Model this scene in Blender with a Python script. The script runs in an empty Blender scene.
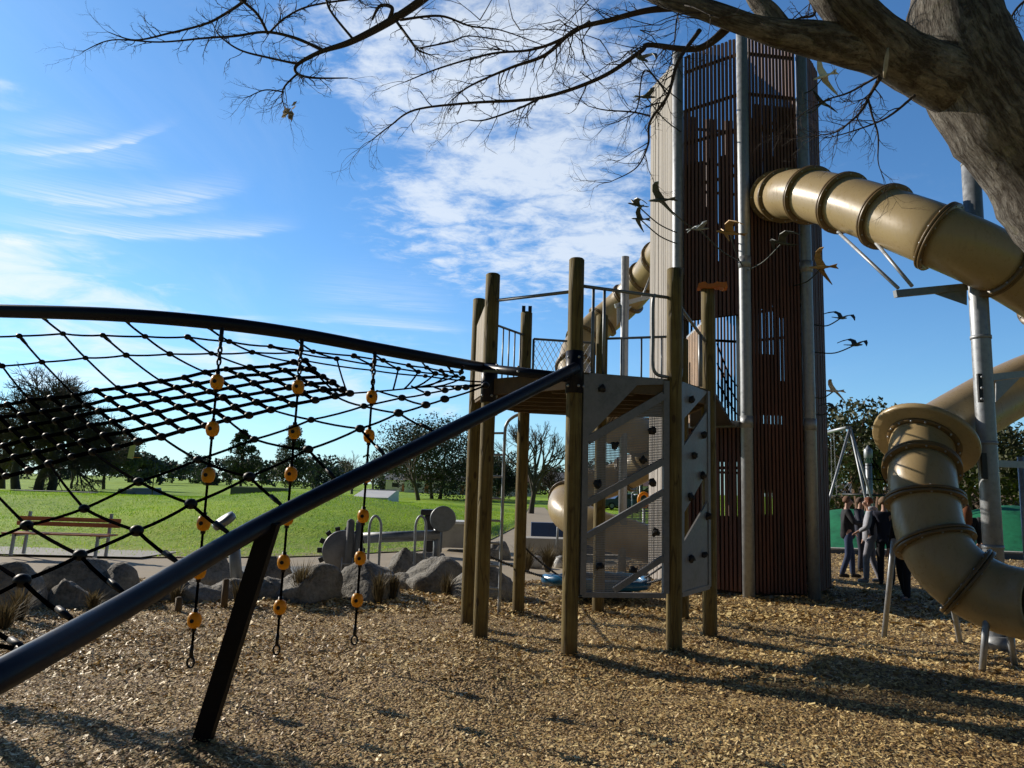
import bpy, bmesh, math, random
import numpy as np
from mathutils import Vector, Matrix, noise as mnoise
R = math.radians
rnd = random.Random(7)
scene = bpy.context.scene
COL = scene.collection
# ------------------------------------------------------------------ camera
F, PITCH, ROLL, EYE = 740.0, R(8.0), R(1.8), 1.65
CAMP = Vector((0, 0, EYE))
_U = Vector((0, -math.sin(PITCH), math.cos(PITCH)))
_Fw = Vector((0, math.cos(PITCH), math.sin(PITCH)))
_X = Vector((1, 0, 0))
CR = _X * math.cos(ROLL) + _U * math.sin(ROLL)
CU = -_X * math.sin(ROLL) + _U * math.cos(ROLL)
def ray(px, py):
    return (CR * ((px - 512) / F) + CU * ((384 - py) / F) + _Fw)
def at(px, py, Y):                      # the world point seen at a photo pixel at forward distance Y
    d = ray(px, py)
    return CAMP + d * (Y / d.y)
def gr(px, py, z=0.0):                  # the ground point seen at a photo pixel
    d = ray(px, py)
    return CAMP + d * ((z - EYE) / d.z)
def proj(p):
    d = Vector(p) - CAMP
    k = d.dot(_Fw)
    return (512 + F * d.dot(CR) / k, 384 - F * d.dot(CU) / k)
cam = bpy.data.cameras.new('camera')
camo = bpy.data.objects.new('camera', cam); COL.objects.link(camo)
cam.sensor_fit = 'HORIZONTAL'; cam.sensor_width = 36.0; cam.lens = 36.0 * F / 1024
cam.clip_start = 0.05; cam.clip_end = 6000
M = Matrix((CR, CU, -_Fw)).transposed().to_4x4(); M.translation = CAMP
camo.matrix_world = M
scene.camera = camo
SUN_AZ, SUN_EL = R(-56), R(25)          # azimuth measured from +Y towards +X
SUND = Vector((math.sin(SUN_AZ) * math.cos(SUN_EL), math.cos(SUN_AZ) * math.cos(SUN_EL), math.sin(SUN_EL)))
# ------------------------------------------------------------------ objects
ORG = {}
def tag(o, label=None, cat=None, group=None, kind=None):
    if label: o['label'] = label
    if cat: o['category'] = cat
    if group: o['group'] = group
    if kind: o['kind'] = kind
    return o
def thing(name, loc, label, cat, group=None):
    o = bpy.data.objects.new(name, None); COL.objects.link(o)
    o.empty_display_size = .2
    o.location = loc; ORG[o] = Vector(loc)
    return tag(o, label, cat, group)
def link(name, me, mat, parent=None, org=None, label=None):
    for m in (mat if isinstance(mat, (list, tuple)) else [mat]): me.materials.append(m)
    o = bpy.data.objects.new(name, me); COL.objects.link(o)
    if parent is not None:
        o.parent = parent; ORG[o] = ORG[parent]
    else:
        o.location = org or (0, 0, 0); ORG[o] = Vector(org or (0, 0, 0))
    if label: o['label'] = label
    return o
def frame(t):
    t = Vector(t).normalized()
    a = Vector((0, 0, 1)) if abs(t.z) < .9 else Vector((1, 0, 0))
    u = t.cross(a).normalized(); return u, u.cross(t).normalized(), t
class MB:
    def __init__(s): s.v = []; s.f = []; s.m = []; s.sm = []; s.uv = {}
    def add(s, vs, fs, mi=0, smooth=False, uvs=None):
        b = len(s.v); s.v += [tuple(q) for q in vs]
        if uvs:
            for i, q in enumerate(uvs): s.uv[b + i] = q
        for f in fs: s.f.append([b + i for i in f]); s.m.append(mi); s.sm.append(smooth)
    def obox(s, c, ax, ay, az, mi=0):   # centre and three half-axis vectors
        c, ax, ay, az = map(Vector, (c, ax, ay, az))
        vs = [c + ax * i + ay * j + az * k for k in (-1, 1) for j in (-1, 1) for i in (-1, 1)]
        fs = [(0, 2, 3, 1), (4, 5, 7, 6), (0, 1, 5, 4), (2, 6, 7, 3), (0, 4, 6, 2), (1, 3, 7, 5)]
        if ax.cross(ay).dot(az) < 0: fs = [f[::-1] for f in fs]
        s.add(vs, fs, mi)
    def box(s, c, sz, rz=0.0, mi=0):
        ca, sa = math.cos(rz), math.sin(rz)
        s.obox(c, Vector((ca, sa, 0)) * sz[0] / 2, Vector((-sa, ca, 0)) * sz[1] / 2, Vector((0, 0, sz[2] / 2)), mi)
    def bar(s, p, q, w, h, up=(0, 0, 1), mi=0):      # rectangular bar
        p, q = Vector(p), Vector(q); t = (q - p); L = t.length; t /= L
        u = t.cross(Vector(up))
        if u.length < 1e-4: u = t.cross(Vector((1, 0, 0)))
        u.normalize(); n = u.cross(t)
        s.obox((p + q) / 2, t * L / 2, u * w / 2, n * h / 2, mi)
    def tube(s, pts, r, n=8, cap=True, mi=0, smooth=True, uv=False, wob=None):
        pts = [Vector(p) for p in pts]; k = len(pts)
        rs = r if isinstance(r, (list, tuple)) else [r] * k
        u, w, t0 = frame(pts[1] - pts[0]); vs = []; uvs = []; L = 0; cols = n + 1 if uv else n
        for i, p in enumerate(pts):
            t = (pts[min(i + 1, k - 1)] - pts[max(i - 1, 0)]).normalized()
            u = (u - t * u.dot(t)).normalized(); w = u.cross(t)
            if i: L += (p - pts[i - 1]).length
            for j in range(cols):
                a = 2 * math.pi * (j % n) / n
                rr = rs[i] if wob is None else rs[i] * wob(p, a, L)
                vs.append(p + (u * math.cos(a) + w * math.sin(a)) * rr)
                uvs.append((j / n * 2 * math.pi * sum(rs) / k, L))
        fs = []
        for i in range(k - 1):
            for j in range(n):
                a, b = i * cols + j, i * cols + (j + 1) % cols
                fs.append((a, a + cols, b + cols, b))
        s.add(vs, fs, mi, smooth, uvs if uv else None)
        if cap:
            b = len(s.v) - len(vs)
            s.f.append([b + j for j in range(n)]); s.m.append(mi); s.sm.append(False)
            s.f.append([b + (k - 1) * cols + j for j in reversed(range(n))]); s.m.append(mi); s.sm.append(False)
    def cyl(s, p, q, r, r2=None, n=14, mi=0): s.tube([p, q], [r, r if r2 is None else r2], n, True, mi)
    def ball(s, c, r, n=6, mi=0, sc=(1, 1, 1)):
        c = Vector(c); vs = [c + Vector((0, 0, r * sc[2]))]; h = n
        for i in range(1, h):
            for j in range(n + 2):
                a, b = math.pi * i / h, 2 * math.pi * j / (n + 2)
                vs.append(c + Vector((r * sc[0] * math.sin(a) * math.cos(b), r * sc[1] * math.sin(a) * math.sin(b), r * sc[2] * math.cos(a))))
        vs.append(c - Vector((0, 0, r * sc[2]))); m = n + 2; fs = []
        for j in range(m):
            fs.append((0, 1 + j, 1 + (j + 1) % m)); e = len(vs) - 1; q = 1 + (h - 2) * m
            fs.append((e, q + (j + 1) % m, q + j))
        for i in range(h - 2):
            for j in range(m):
                a, b = 1 + i * m + j, 1 + i * m + (j + 1) % m
                fs.append((a, a + m, b + m, b))
        s.add(vs, fs, mi, True)
    def lathe(s, c, prof, n=16, axis=(0, 0, 1), mi=0, smooth=True):  # prof: (r, h) along axis
        u, w, t = frame(axis); c = Vector(c); vs = []
        for r, h in prof:
            for j in range(n):
                a = 2 * math.pi * j / n
                vs.append(c + t * h + (u * math.cos(a) + w * math.sin(a)) * r)
        fs = []
        for i in range(len(prof) - 1):
            for j in range(n):
                a, b = i * n + j, i * n + (j + 1) % n
                fs.append((a, a + n, b + n, b))
        s.add(vs, fs, mi, smooth)
        b = len(s.v) - len(vs)
        s.f.append([b + j for j in range(n)]); s.m.append(mi); s.sm.append(False)
        s.f.append([b + (len(prof) - 1) * n + j for j in reversed(range(n))]); s.m.append(mi); s.sm.append(False)
    def prism(s, poly, ex, mi=0):       # closed planar polygon (3-D points) extruded by vector ex
        n = len(poly); ex = Vector(ex); a = [Vector(p) for p in poly]
        s.add(a + [p + ex for p in a], [tuple(reversed(range(n))), tuple(range(n, 2 * n))] +
              [(i, (i + 1) % n, n + (i + 1) % n, n + i) for i in range(n)], mi)
    def build(s, name, mat, parent=None, org=None, label=None, bevel=0):
        o0 = ORG[parent] if parent is not None else Vector(org or (0, 0, 0))
        me = bpy.data.meshes.new(name)
        va = np.array(s.v, dtype=np.float64).reshape(-1, 3) - np.array(o0)
        me.from_pydata(va.tolist(), [], s.f)
        me.polygons.foreach_set('material_index', s.m); me.polygons.foreach_set('use_smooth', s.sm)
        if s.uv:
            ul = me.uv_layers.new(name='uv'); li = np.empty(len(me.loops), dtype=np.int32)
            me.loops.foreach_get('vertex_index', li)
            arr = np.zeros((len(s.v), 2))
            for i, q in s.uv.items(): arr[i] = q
            ul.data.foreach_set('uv', arr[li].ravel())
        me.update()
        o = link(name, me, mat, parent, tuple(o0), label)
        if bevel:
            b = o.modifiers.new('bevel', 'BEVEL'); b.width = bevel; b.segments = 2; b.limit_method = 'ANGLE'
        return o
def catmull(P, n=8):
    P = [Vector(p) for p in P]; out = []
    for i in range(len(P) - 1):
        a, b, c, d = P[max(i - 1, 0)], P[i], P[i + 1], P[min(i + 2, len(P) - 1)]
        for k in range(n):
            t = k / n
            out.append(.5 * ((2 * b) + (c - a) * t + (2 * a - 5 * b + 4 * c - d) * t * t + (3 * b - a - 3 * c + d) * t ** 3))
    out.append(P[-1]); return out
def resample(pts, step):
    pts = [Vector(p) for p in pts]; L = [0]
    for a, b in zip(pts, pts[1:]): L.append(L[-1] + (b - a).length)
    n = max(2, int(round(L[-1] / step)) + 1); out = []; j = 0
    for i in range(n):
        d = L[-1] * i / (n - 1)
        while j < len(pts) - 2 and L[j + 1] < d: j += 1
        t = (d - L[j]) / max(1e-9, L[j + 1] - L[j]); out.append(pts[j].lerp(pts[j + 1], t))
    return out
# ------------------------------------------------------------------ materials
class NT:
    def __init__(s, nt): s.nt = nt; s.n = nt.nodes; s.l = nt.links
    def new(s, t, **kw):
        n = s.n.new(t)
        for k, v in kw.items():
            if k in n.inputs: s.put(n.inputs[k], v)
            else: setattr(n, k, v)
        return n
    def put(s, sock, v):
        if isinstance(v, bpy.types.NodeSocket): s.l.new(v, sock)
        else: sock.default_value = v
    def math(s, op, a, b=0.0, c=None, clamp=False):
        n = s.n.new('ShaderNodeMath'); n.operation = op; n.use_clamp = clamp
        s.put(n.inputs[0], a); s.put(n.inputs[1], b)
        if c is not None: s.put(n.inputs[2], c)
        return n.outputs[0]
    def mix(s, f, a, b, blend='MIX'):
        n = s.n.new('ShaderNodeMix'); n.data_type = 'RGBA'; n.blend_type = blend
        s.put(n.inputs[0], f); s.put(n.inputs[6], a); s.put(n.inputs[7], b); return n.outputs[2]
    def ramp(s, f, stops):
        n = s.n.new('ShaderNodeValToRGB'); e = n.color_ramp.elements
        while len(e) < len(stops): e.new(.5)
        for q, (p, c) in zip(e, stops): q.position = p; q.color = c if len(c) == 4 else (*c, 1)
        s.put(n.inputs[0], f); return n.outputs[0]
    def mapr(s, v, a, b, c=0.0, d=1.0, smooth=False):
        n = s.n.new('ShaderNodeMapRange'); n.interpolation_type = 'SMOOTHSTEP' if smooth else 'LINEAR'
        s.put(n.inputs[0], v); s.put(n.inputs[1], a); s.put(n.inputs[2], b); s.put(n.inputs[3], c); s.put(n.inputs[4], d); return n.outputs[0]
    def noise(s, vec, scale, detail=4, rough=.55, dist=0.0):
        n = s.n.new('ShaderNodeTexNoise'); s.put(n.inputs['Vector'], vec)
        n.inputs['Scale'].default_value = scale; n.inputs['Detail'].default_value = detail
        n.inputs['Roughness'].default_value = rough; n.inputs['Distortion'].default_value = dist
        return n.outputs['Fac'], n.outputs['Color']
    def scale(s, vec, sc):
        n = s.n.new('ShaderNodeMapping'); s.put(n.inputs['Vector'], vec); n.inputs['Scale'].default_value = sc; return n.outputs[0]
def c4(c): return (*c, 1.0) if len(c) == 3 else c
def mat(name, col, rough=.6, metal=0.0, var=.25, nscale=6.0, stretch=(1, 1, 1), bump=.2, bscale=None, bdist=.004, dark=None, spec=.5, coat=0.0, trans=0.0):
    """a base colour broken up by two noises, with a matching bump"""
    m = bpy.data.materials.new(name); m.use_nodes = True; t = NT(m.node_tree); b = t.n['Principled BSDF']
    co = t.new('ShaderNodeTexCoord').outputs['Object']; v = t.scale(co, stretch)
    n1, _ = t.noise(v, nscale, 5, .6); n2, _ = t.noise(v, nscale * 7.3, 4, .6)
    f = t.math('ADD', t.math('MULTIPLY', n1, .65), t.math('MULTIPLY', n2, .35))
    dk = dark or tuple(x * (1 - var * 1.6) for x in col); lt = tuple(min(1, x * (1 + var)) for x in col)
    t.put(b.inputs['Base Color'], t.ramp(f, [(.3, dk), (.5, col), (.7, lt)]))
    t.put(b.inputs['Roughness'], t.mapr(n1, .3, .7, max(.03, rough - .1), min(1, rough + .1)))
    b.inputs['Metallic'].default_value = metal; b.inputs['Specular IOR Level'].default_value = spec
    b.inputs['Coat Weight'].default_value = coat; b.inputs['Coat Roughness'].default_value = .15
    if bump:
        h, _ = t.noise(v, bscale or nscale * 4, 5, .65)
        bp = t.new('ShaderNodeBump', Strength=bump, Distance=bdist); t.put(bp.inputs['Height'], h); t.put(b.inputs['Normal'], bp.outputs[0])
    if trans:
        tr = t.new('ShaderNodeBsdfTranslucent'); t.put(tr.inputs['Color'], t.ramp(f, [(.3, dk), (.5, col), (.7, lt)]))
        mx = t.new('ShaderNodeMixShader'); mx.inputs[0].default_value = trans
        t.l.new(b.outputs[0], mx.inputs[1]); t.l.new(tr.outputs[0], mx.inputs[2]); t.l.new(mx.outputs[0], t.n['Material Output'].inputs[0])
    return m
MT = {}
def post_mat():
    m = bpy.data.materials.new('treated_pine'); m.use_nodes = True; t = NT(m.node_tree); b = t.n['Principled BSDF']
    co = t.new('ShaderNodeTexCoord').outputs['Object']; geo = t.new('ShaderNodeNewGeometry').outputs['Position']
    g1, _ = t.noise(t.scale(geo, (16, 16, .55)), 3.0, 6, .65, .3); g2, _ = t.noise(geo, 3.2, 5, .65)
    vo = t.new('ShaderNodeTexVoronoi'); vo.feature = 'DISTANCE_TO_EDGE'; t.put(vo.inputs['Vector'], t.scale(geo, (9, 9, .5))); vo.inputs['Scale'].default_value = 2.2
    crack = t.mapr(vo.outputs['Distance'], .0, .05, 0, 1, True)
    c = t.ramp(t.math('ADD', t.math('MULTIPLY', g1, .6), t.math('MULTIPLY', g2, .4)), [(.3, (.080, .056, .018)), (.47, (.155, .112, .034)), (.58, (.205, .155, .052)), (.72, (.27, .21, .085))])
    kn = t.new('ShaderNodeTexVoronoi'); t.put(kn.inputs['Vector'], t.scale(geo, (1, 1, .42))); kn.inputs['Scale'].default_value = 7
    c = t.mix(t.mapr(kn.outputs['Distance'], .10, .17, .85, 0, True), c, (.055, .032, .012, 1))
    c = t.mix(t.math('MULTIPLY', t.math('SUBTRACT', 1.0, crack), .6), c, (.035, .022, .01, 1))
    s = t.new('ShaderNodeSeparateXYZ'); t.l.new(geo, s.inputs[0])
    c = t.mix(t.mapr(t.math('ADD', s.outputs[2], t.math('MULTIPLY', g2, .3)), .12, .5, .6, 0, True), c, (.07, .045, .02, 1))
    t.put(b.inputs['Base Color'], c); b.inputs['Roughness'].default_value = .72; b.inputs['Specular IOR Level'].default_value = .3
    bp = t.new('ShaderNodeBump', Strength=.7, Distance=.006); t.put(bp.inputs['Height'], t.math('ADD', g1, crack)); t.put(b.inputs['Normal'], bp.outputs[0]); return m
MT['post'] = post_mat()
MT['deck_wood'] = mat('deck_timber', (.12, .08, .038), .8, var=.3, nscale=6, stretch=(.4, 3, 1), bump=.3)
MT['navy'] = mat('navy_paint', (.005, .008, .019), .40, var=.25, nscale=9, bump=.06, spec=.22, coat=.03)
MT['rope'] = mat('black_rope', (.0032, .0032, .004), .95, var=.3, nscale=60, bump=.3, bscale=160, spec=.0)
MT['clamp'] = mat('rope_clamp', (.008, .008, .009), .5, var=.2, nscale=30, bump=.1, spec=.3)
MT['yellow'] = mat('yellow_plastic', (.86, .40, .006), .4, var=.12, nscale=22, bump=.08, trans=.3)
MT['steel'] = mat('galvanised_steel', (.34, .36, .385), .5, .5, var=.2, nscale=14, bump=.12, bscale=60)
MT['steel_dull'] = mat('weathered_steel', (.22, .235, .25), .5, .6, var=.2, nscale=12, bump=.1)
def tan_mat():
    m = bpy.data.materials.new('tan_plastic'); m.use_nodes = True; t = NT(m.node_tree); b = t.n['Principled BSDF']
    geo = t.new('ShaderNodeNewGeometry').outputs['Position']
    n, _ = t.noise(geo, 1.1, 4, .6); st, _ = t.noise(t.scale(geo, (9, 9, .9)), 1.6, 5, .7); sc, _ = t.noise(t.scale(geo, (1, 1, 1)), 26, 6, .75)
    c = t.ramp(n, [(.3, (.355, .26, .128)), (.7, (.43, .325, .17))])
    c = t.mix(t.mapr(st, .55, .75, 0, .38), c, (.17, .115, .055, 1)); c = t.mix(t.mapr(sc, .62, .74, 0, .28), c, (.56, .45, .28, 1))
    t.put(b.inputs['Base Color'], c); t.put(b.inputs['Roughness'], t.mapr(t.math('ADD', st, sc), .8, 1.25, .24, .48))
    bp = t.new('ShaderNodeBump', Strength=.05, Distance=.02); t.put(bp.inputs['Height'], n); t.put(b.inputs['Normal'], bp.outputs[0]); return m
MT['tan'] = tan_mat()
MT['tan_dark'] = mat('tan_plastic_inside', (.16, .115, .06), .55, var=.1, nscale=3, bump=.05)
MT['slat'] = mat('stained_slats', (.105, .045, .032), .7, var=.6, nscale=5, stretch=(4, 4, .12), bump=.4, bscale=30)
MT['slat_sunlit'] = mat('sunlit_slats', (.40, .365, .335), .75, var=.35, nscale=5, stretch=(3, 3, .25), bump=.4, bscale=30)  # lighter copy of the tower slats; the sunlight is put into the colour
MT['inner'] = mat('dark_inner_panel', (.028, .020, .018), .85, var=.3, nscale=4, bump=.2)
MT['grey_panel'] = mat('grey_plastic_panel', (.195, .195, .20), .5, var=.25, nscale=4, bump=.08)
MT['hold'] = mat('black_hold', (.02, .02, .022), .6, var=.2, nscale=20, bump=.3)
MT['orange'] = mat('orange_plastic', (.62, .17, .015), .45, var=.15, nscale=14, bump=.1)
MT['blue'] = mat('blue_vinyl', (.012, .12, .26), .3, var=.25, nscale=9, bump=.1, coat=.3)
MT['bench'] = mat('bench_timber', (.44, .16, .055), .6, var=.3, nscale=6, stretch=(.3, 3, 3), bump=.3)
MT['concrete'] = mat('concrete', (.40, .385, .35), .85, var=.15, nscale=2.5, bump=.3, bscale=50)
MT['concrete_dark'] = mat('dark_concrete', (.155, .165, .175), .85, var=.15, nscale=2, bump=.3, bscale=30)  # a darker, bluer grey than the plain concrete
MT['white'] = mat('white_paint', (.72, .72, .70), .6, var=.1, nscale=1, bump=.05)
MT['black'] = mat('black_plastic', (.015, .015, .017), .5, var=.2, nscale=10, bump=.1)
MT['rock'] = mat('boulder_stone', (.27, .255, .225), .9, var=.6, nscale=3.2, bump=1.0, bscale=13, bdist=.06)
MT['green_rubber'] = mat('green_rubber', (.012, .20, .09), .7, var=.45, nscale=.9, bump=.4, bscale=40)
MT['twig'] = mat('twig_bark', (.045, .032, .026), .85, var=.3, nscale=20, bump=.3)
MT['far_bark'] = mat('grey_bark', (.085, .068, .055), .9, var=.3, nscale=3, bump=.3)
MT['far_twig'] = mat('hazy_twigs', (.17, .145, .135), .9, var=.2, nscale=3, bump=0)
MT['leaf_dark'] = mat('evergreen_foliage', (.050, .064, .040), .7, var=.5, nscale=.8, bump=0, trans=.15)
MT['leaf_mid'] = mat('conifer_foliage', (.062, .085, .052), .7, var=.5, nscale=1, bump=0, trans=.15)
MT['leaf_olive'] = mat('olive_foliage', (.072, .078, .030), .7, var=.5, nscale=1, bump=0, trans=.15)
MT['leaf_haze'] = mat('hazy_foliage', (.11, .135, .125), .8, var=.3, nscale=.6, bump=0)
MT['tuft'] = mat('dry_sedge', (.13, .10, .05), .8, var=.35, nscale=5, bump=0, trans=.3)
MT['skin'] = mat('skin', (.50, .29, .21), .55, var=.08, nscale=20, bump=.05)
def cloth(name, c): return mat(name, c, .9, var=.2, nscale=12, bump=.35, bscale=40, bdist=.01)
MT['gull_steel'] = mat('bird_steel', (.30, .33, .34), .45, .4, var=.2, nscale=6, bump=.1)
MT['gull_rust'] = mat('bird_bronze', (.36, .22, .08), .5, .2, var=.25, nscale=6, bump=.1)
MT['gull_dark'] = mat('bird_dark', (.06, .07, .065), .5, .2, var=.25, nscale=6, bump=.1)
MT['gull_white'] = mat('bird_white', (.7, .7, .66), .5, 0, var=.1, nscale=6, bump=.1)
# ------------------------------------------------------------------ sky and sun
def azel(px, py):
    d = ray(px, py).normalized(); return math.degrees(math.atan2(d.x, d.y)), math.degrees(math.asin(d.z))
def make_world():
    w = bpy.data.worlds.new('World'); scene.world = w; w.use_nodes = True
    t = NT(w.node_tree); bg = t.n['Background']
    sky = t.new('ShaderNodeTexSky'); sky.sky_type = 'NISHITA'; sky.sun_disc = False
    sky.sun_elevation = R(28); sky.sun_rotation = SUN_AZ; sky.altitude = 0
    sky.air_density = 1.0; sky.dust_density = .25; sky.ozone_density = 2.0
    d = t.new('ShaderNodeTexCoord').outputs['Generated']
    s = t.new('ShaderNodeSeparateXYZ'); t.l.new(d, s.inputs[0]); x, y, z = s.outputs
    az = t.math('MULTIPLY', t.math('ARCTAN2', x, y), 180 / math.pi)
    el = t.math('MULTIPLY', t.math('ARCSINE', z), 180 / math.pi)
    zz = t.math('ADD', t.math('MAXIMUM', z, 0.0), .10)
    cb = t.new('ShaderNodeCombineXYZ'); t.put(cb.inputs[0], t.math('DIVIDE', x, zz)); t.put(cb.inputs[1], t.math('DIVIDE', y, zz)); q = cb.outputs[0]
    def blob(px, py, wx, wy):           # soft patch of sky around the direction of a point
        a, e = azel(px, py)
        u = t.math('DIVIDE', t.math('SUBTRACT', az, a), wx); v = t.math('DIVIDE', t.math('SUBTRACT', el, e), wy)
        return t.math('EXPONENT', t.math('MULTIPLY', t.math('ADD', t.math('MULTIPLY', u, u), t.math('MULTIPLY', v, v)), -1.0))
    def add(*a):
        r = a[0]
        for b in a[1:]: r = t.math('ADD', r, b)
        return r
    # patchy high cloud in the middle and upper middle
    n1, _ = t.noise(q, 2.6, 9, .66, .5); n2, _ = t.noise(t.scale(q, (1.0, 1.2, 1)), 10, 7, .66, .4)
    fl = t.math('ADD', t.math('MULTIPLY', n1, .52), t.math('MULTIPLY', n2, .48))
    reg = add(blob(520, 40, 11, 6), blob(570, 150, 9, 8), t.math('MULTIPLY', blob(455, 190, 7, 4.5), .8), t.math('MULTIPLY', blob(560, 245, 10, 4), .9), t.math('MULTIPLY', blob(400, 60, 6, 4), .7), t.math('MULTIPLY', blob(330, 20, 10, 4), .35), t.math('MULTIPLY', blob(870, 190, 10, 4), .16))
    reg = t.math('MINIMUM', reg, 1.25)
    puff = t.mapr(t.math('ADD', fl, t.math('MULTIPLY', reg, .17)), .55, .77, 0, 1, True)
    puff = t.math('MULTIPLY', puff, t.mapr(reg, .03, .5, 0, 1, True))
    # low bank at the left and the horizon
    cb2 = t.new('ShaderNodeCombineXYZ'); t.put(cb2.inputs[0], t.math('MULTIPLY', az, .045)); t.put(cb2.inputs[1], t.math('MULTIPLY', el, .17))
    n3, _ = t.noise(cb2.outputs[0], 3.2, 7, .6, .6)
    reg2 = add(blob(40, 285, 9, 2.8), blob(0, 252, 3, 1.5), t.math('MULTIPLY', blob(150, 355, 22, 3.2), .75), t.math('MULTIPLY', blob(330, 390, 20, 3), .5), t.math('MULTIPLY', blob(0, 100, 2.5, 1.3), .7))
    bank = t.math('MULTIPLY', t.mapr(t.math('ADD', n3, t.math('MULTIPLY', reg2, .22)), .58, .92, 0, 1, True), t.mapr(reg2, .05, .5, 0, 1, True))
    # mares' tails: thin curved streaks
    cb3 = t.new('ShaderNodeCombineXYZ'); t.put(cb3.inputs[0], t.math('MULTIPLY', az, .11)); t.put(cb3.inputs[1], t.math('MULTIPLY', el, 1.0))
    n4, _ = t.noise(cb3.outputs[0], 1.5, 6, .6, .8); fib, _ = t.noise(t.scale(cb3.outputs[0], (1.2, 6, 1)), 1.6, 5, .65, .5)
    streaks = None
    for (p0, p1, p2, wd, st) in (((-40, 142), (70, 153), (178, 123), .42, .85), ((-40, 178), (110, 203), (255, 184), .85, .6), ((-30, 215), (190, 236), (305, 226), .6, .62),
                                 ((-30, 178), (60, 160), (170, 168), 1.2, .28), ((-20, 105), (25, 107), (60, 104), .5, .4), ((60, 262), (110, 273), (150, 266), .5, .45), ((290, 318), (400, 326), (480, 334), .5, .55), ((280, 300), (380, 300), (470, 315), 1.6, .25), ((-20, 228), (60, 222), (140, 232), 1.3, .30), ((-30, 136), (60, 132), (130, 140), .8, .35), ((40, 208), (150, 214), (230, 206), .5, .5), ((-40, 246), (40, 243), (120, 252), .6, .4)):
        (a0, e0), (a1, e1), (a2, e2) = azel(*p0), azel(*p1), azel(*p2)
        A = np.array([[a * a, a, 1] for a in (a0, a1, a2)]); k = np.linalg.solve(A, np.array([e0, e1, e2]))
        ec = t.math('ADD', t.math('MULTIPLY', az, t.math('ADD', t.math('MULTIPLY', az, float(k[0])), float(k[1]))), float(k[2]))
        dv = t.math('SUBTRACT', t.math('ADD', el, t.math('MULTIPLY', t.math('SUBTRACT', n4, .5), 1.0)), ec)
        # sharper below, feathered above
        up = t.math('GREATER_THAN', dv, 0.0); wdt = t.math('ADD', wd * .38, t.math('MULTIPLY', up, wd * .85)); dv = t.math('DIVIDE', dv, wdt)
        g = t.math('EXPONENT', t.math('MULTIPLY', t.math('MULTIPLY', dv, dv), -1.0))
        win = t.math('MULTIPLY', t.mapr(az, a0 - 1, a0 + 6, 0, 1, True), t.mapr(az, a2 - 5, a2 + .6, 1, 0, True))
        g = t.math('MULTIPLY', t.math('MULTIPLY', g, win), t.math('MULTIPLY', t.math('MULTIPLY', t.mapr(n4, .25, .65, .35, 1.0), t.mapr(fib, .3, .62, .35, 1.1)), st))
        streaks = g if streaks is None else t.math('MAXIMUM', streaks, g)
    n5, _ = t.noise(t.scale(q, (2.0, .55, 1)), 1.1, 7, .65, .6)
    veil = t.math('MULTIPLY', t.mapr(n5, .5, .85, 0, .12, True), t.mapr(az, -5, 25, 1, .35))
    cloud = t.math('MINIMUM', add(t.math('MULTIPLY', puff, .80), t.math('MULTIPLY', bank, .8), streaks, veil), 1.0)
    # brighter haze to the left where the sun stands, deeper blue away from it
    hz = t.math('MULTIPLY', t.math('EXPONENT', t.math('MULTIPLY', t.math('MAXIMUM', el, 0.0), -.16)), t.mapr(az, -50, 40, 1.0, .30))
    col = t.mix(1.0, sky.outputs[0], (.66, 1.12, 1.50, 1), 'MULTIPLY')
    col = t.mix(t.math('MULTIPLY', hz, .62), col, (7.0, 8.5, 9.6, 1))
    col = t.mix(t.math('MULTIPLY', cloud, .92), col, t.mix(t.mapr(az, -45, 30, 0, 1), (9.4, 9.9, 10.2, 1), (7.9, 8.6, 9.5, 1)))
    # sky dimmed overhead and behind the camera, cutting ambient light to deepen shadows
    dim = t.math('MULTIPLY', t.mapr(y, -.15, .62, .22, 1.0, True), t.mapr(z, .52, .85, 1.0, .35, True))
    dm = t.new('ShaderNodeVectorMath'); dm.operation = 'SCALE'; t.put(dm.inputs[0], col); t.put(dm.inputs[3], dim); col = dm.outputs[0]
    t.l.new(col, bg.inputs[0]); bg.inputs[1].default_value = .105
make_world()
sl = bpy.data.lights.new('sun', 'SUN'); sl.energy = 5.0; sl.angle = R(.5); sl.color = (1, .90, .76)
so = bpy.data.objects.new('sun', sl); COL.objects.link(so)
so.rotation_euler = (-SUND).to_track_quat('-Z', 'Y').to_euler(); so.location = SUND * 60
scene.view_settings.view_transform = 'Standard'; scene.view_settings.look = 'None'; scene.view_settings.exposure = 0
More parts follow.
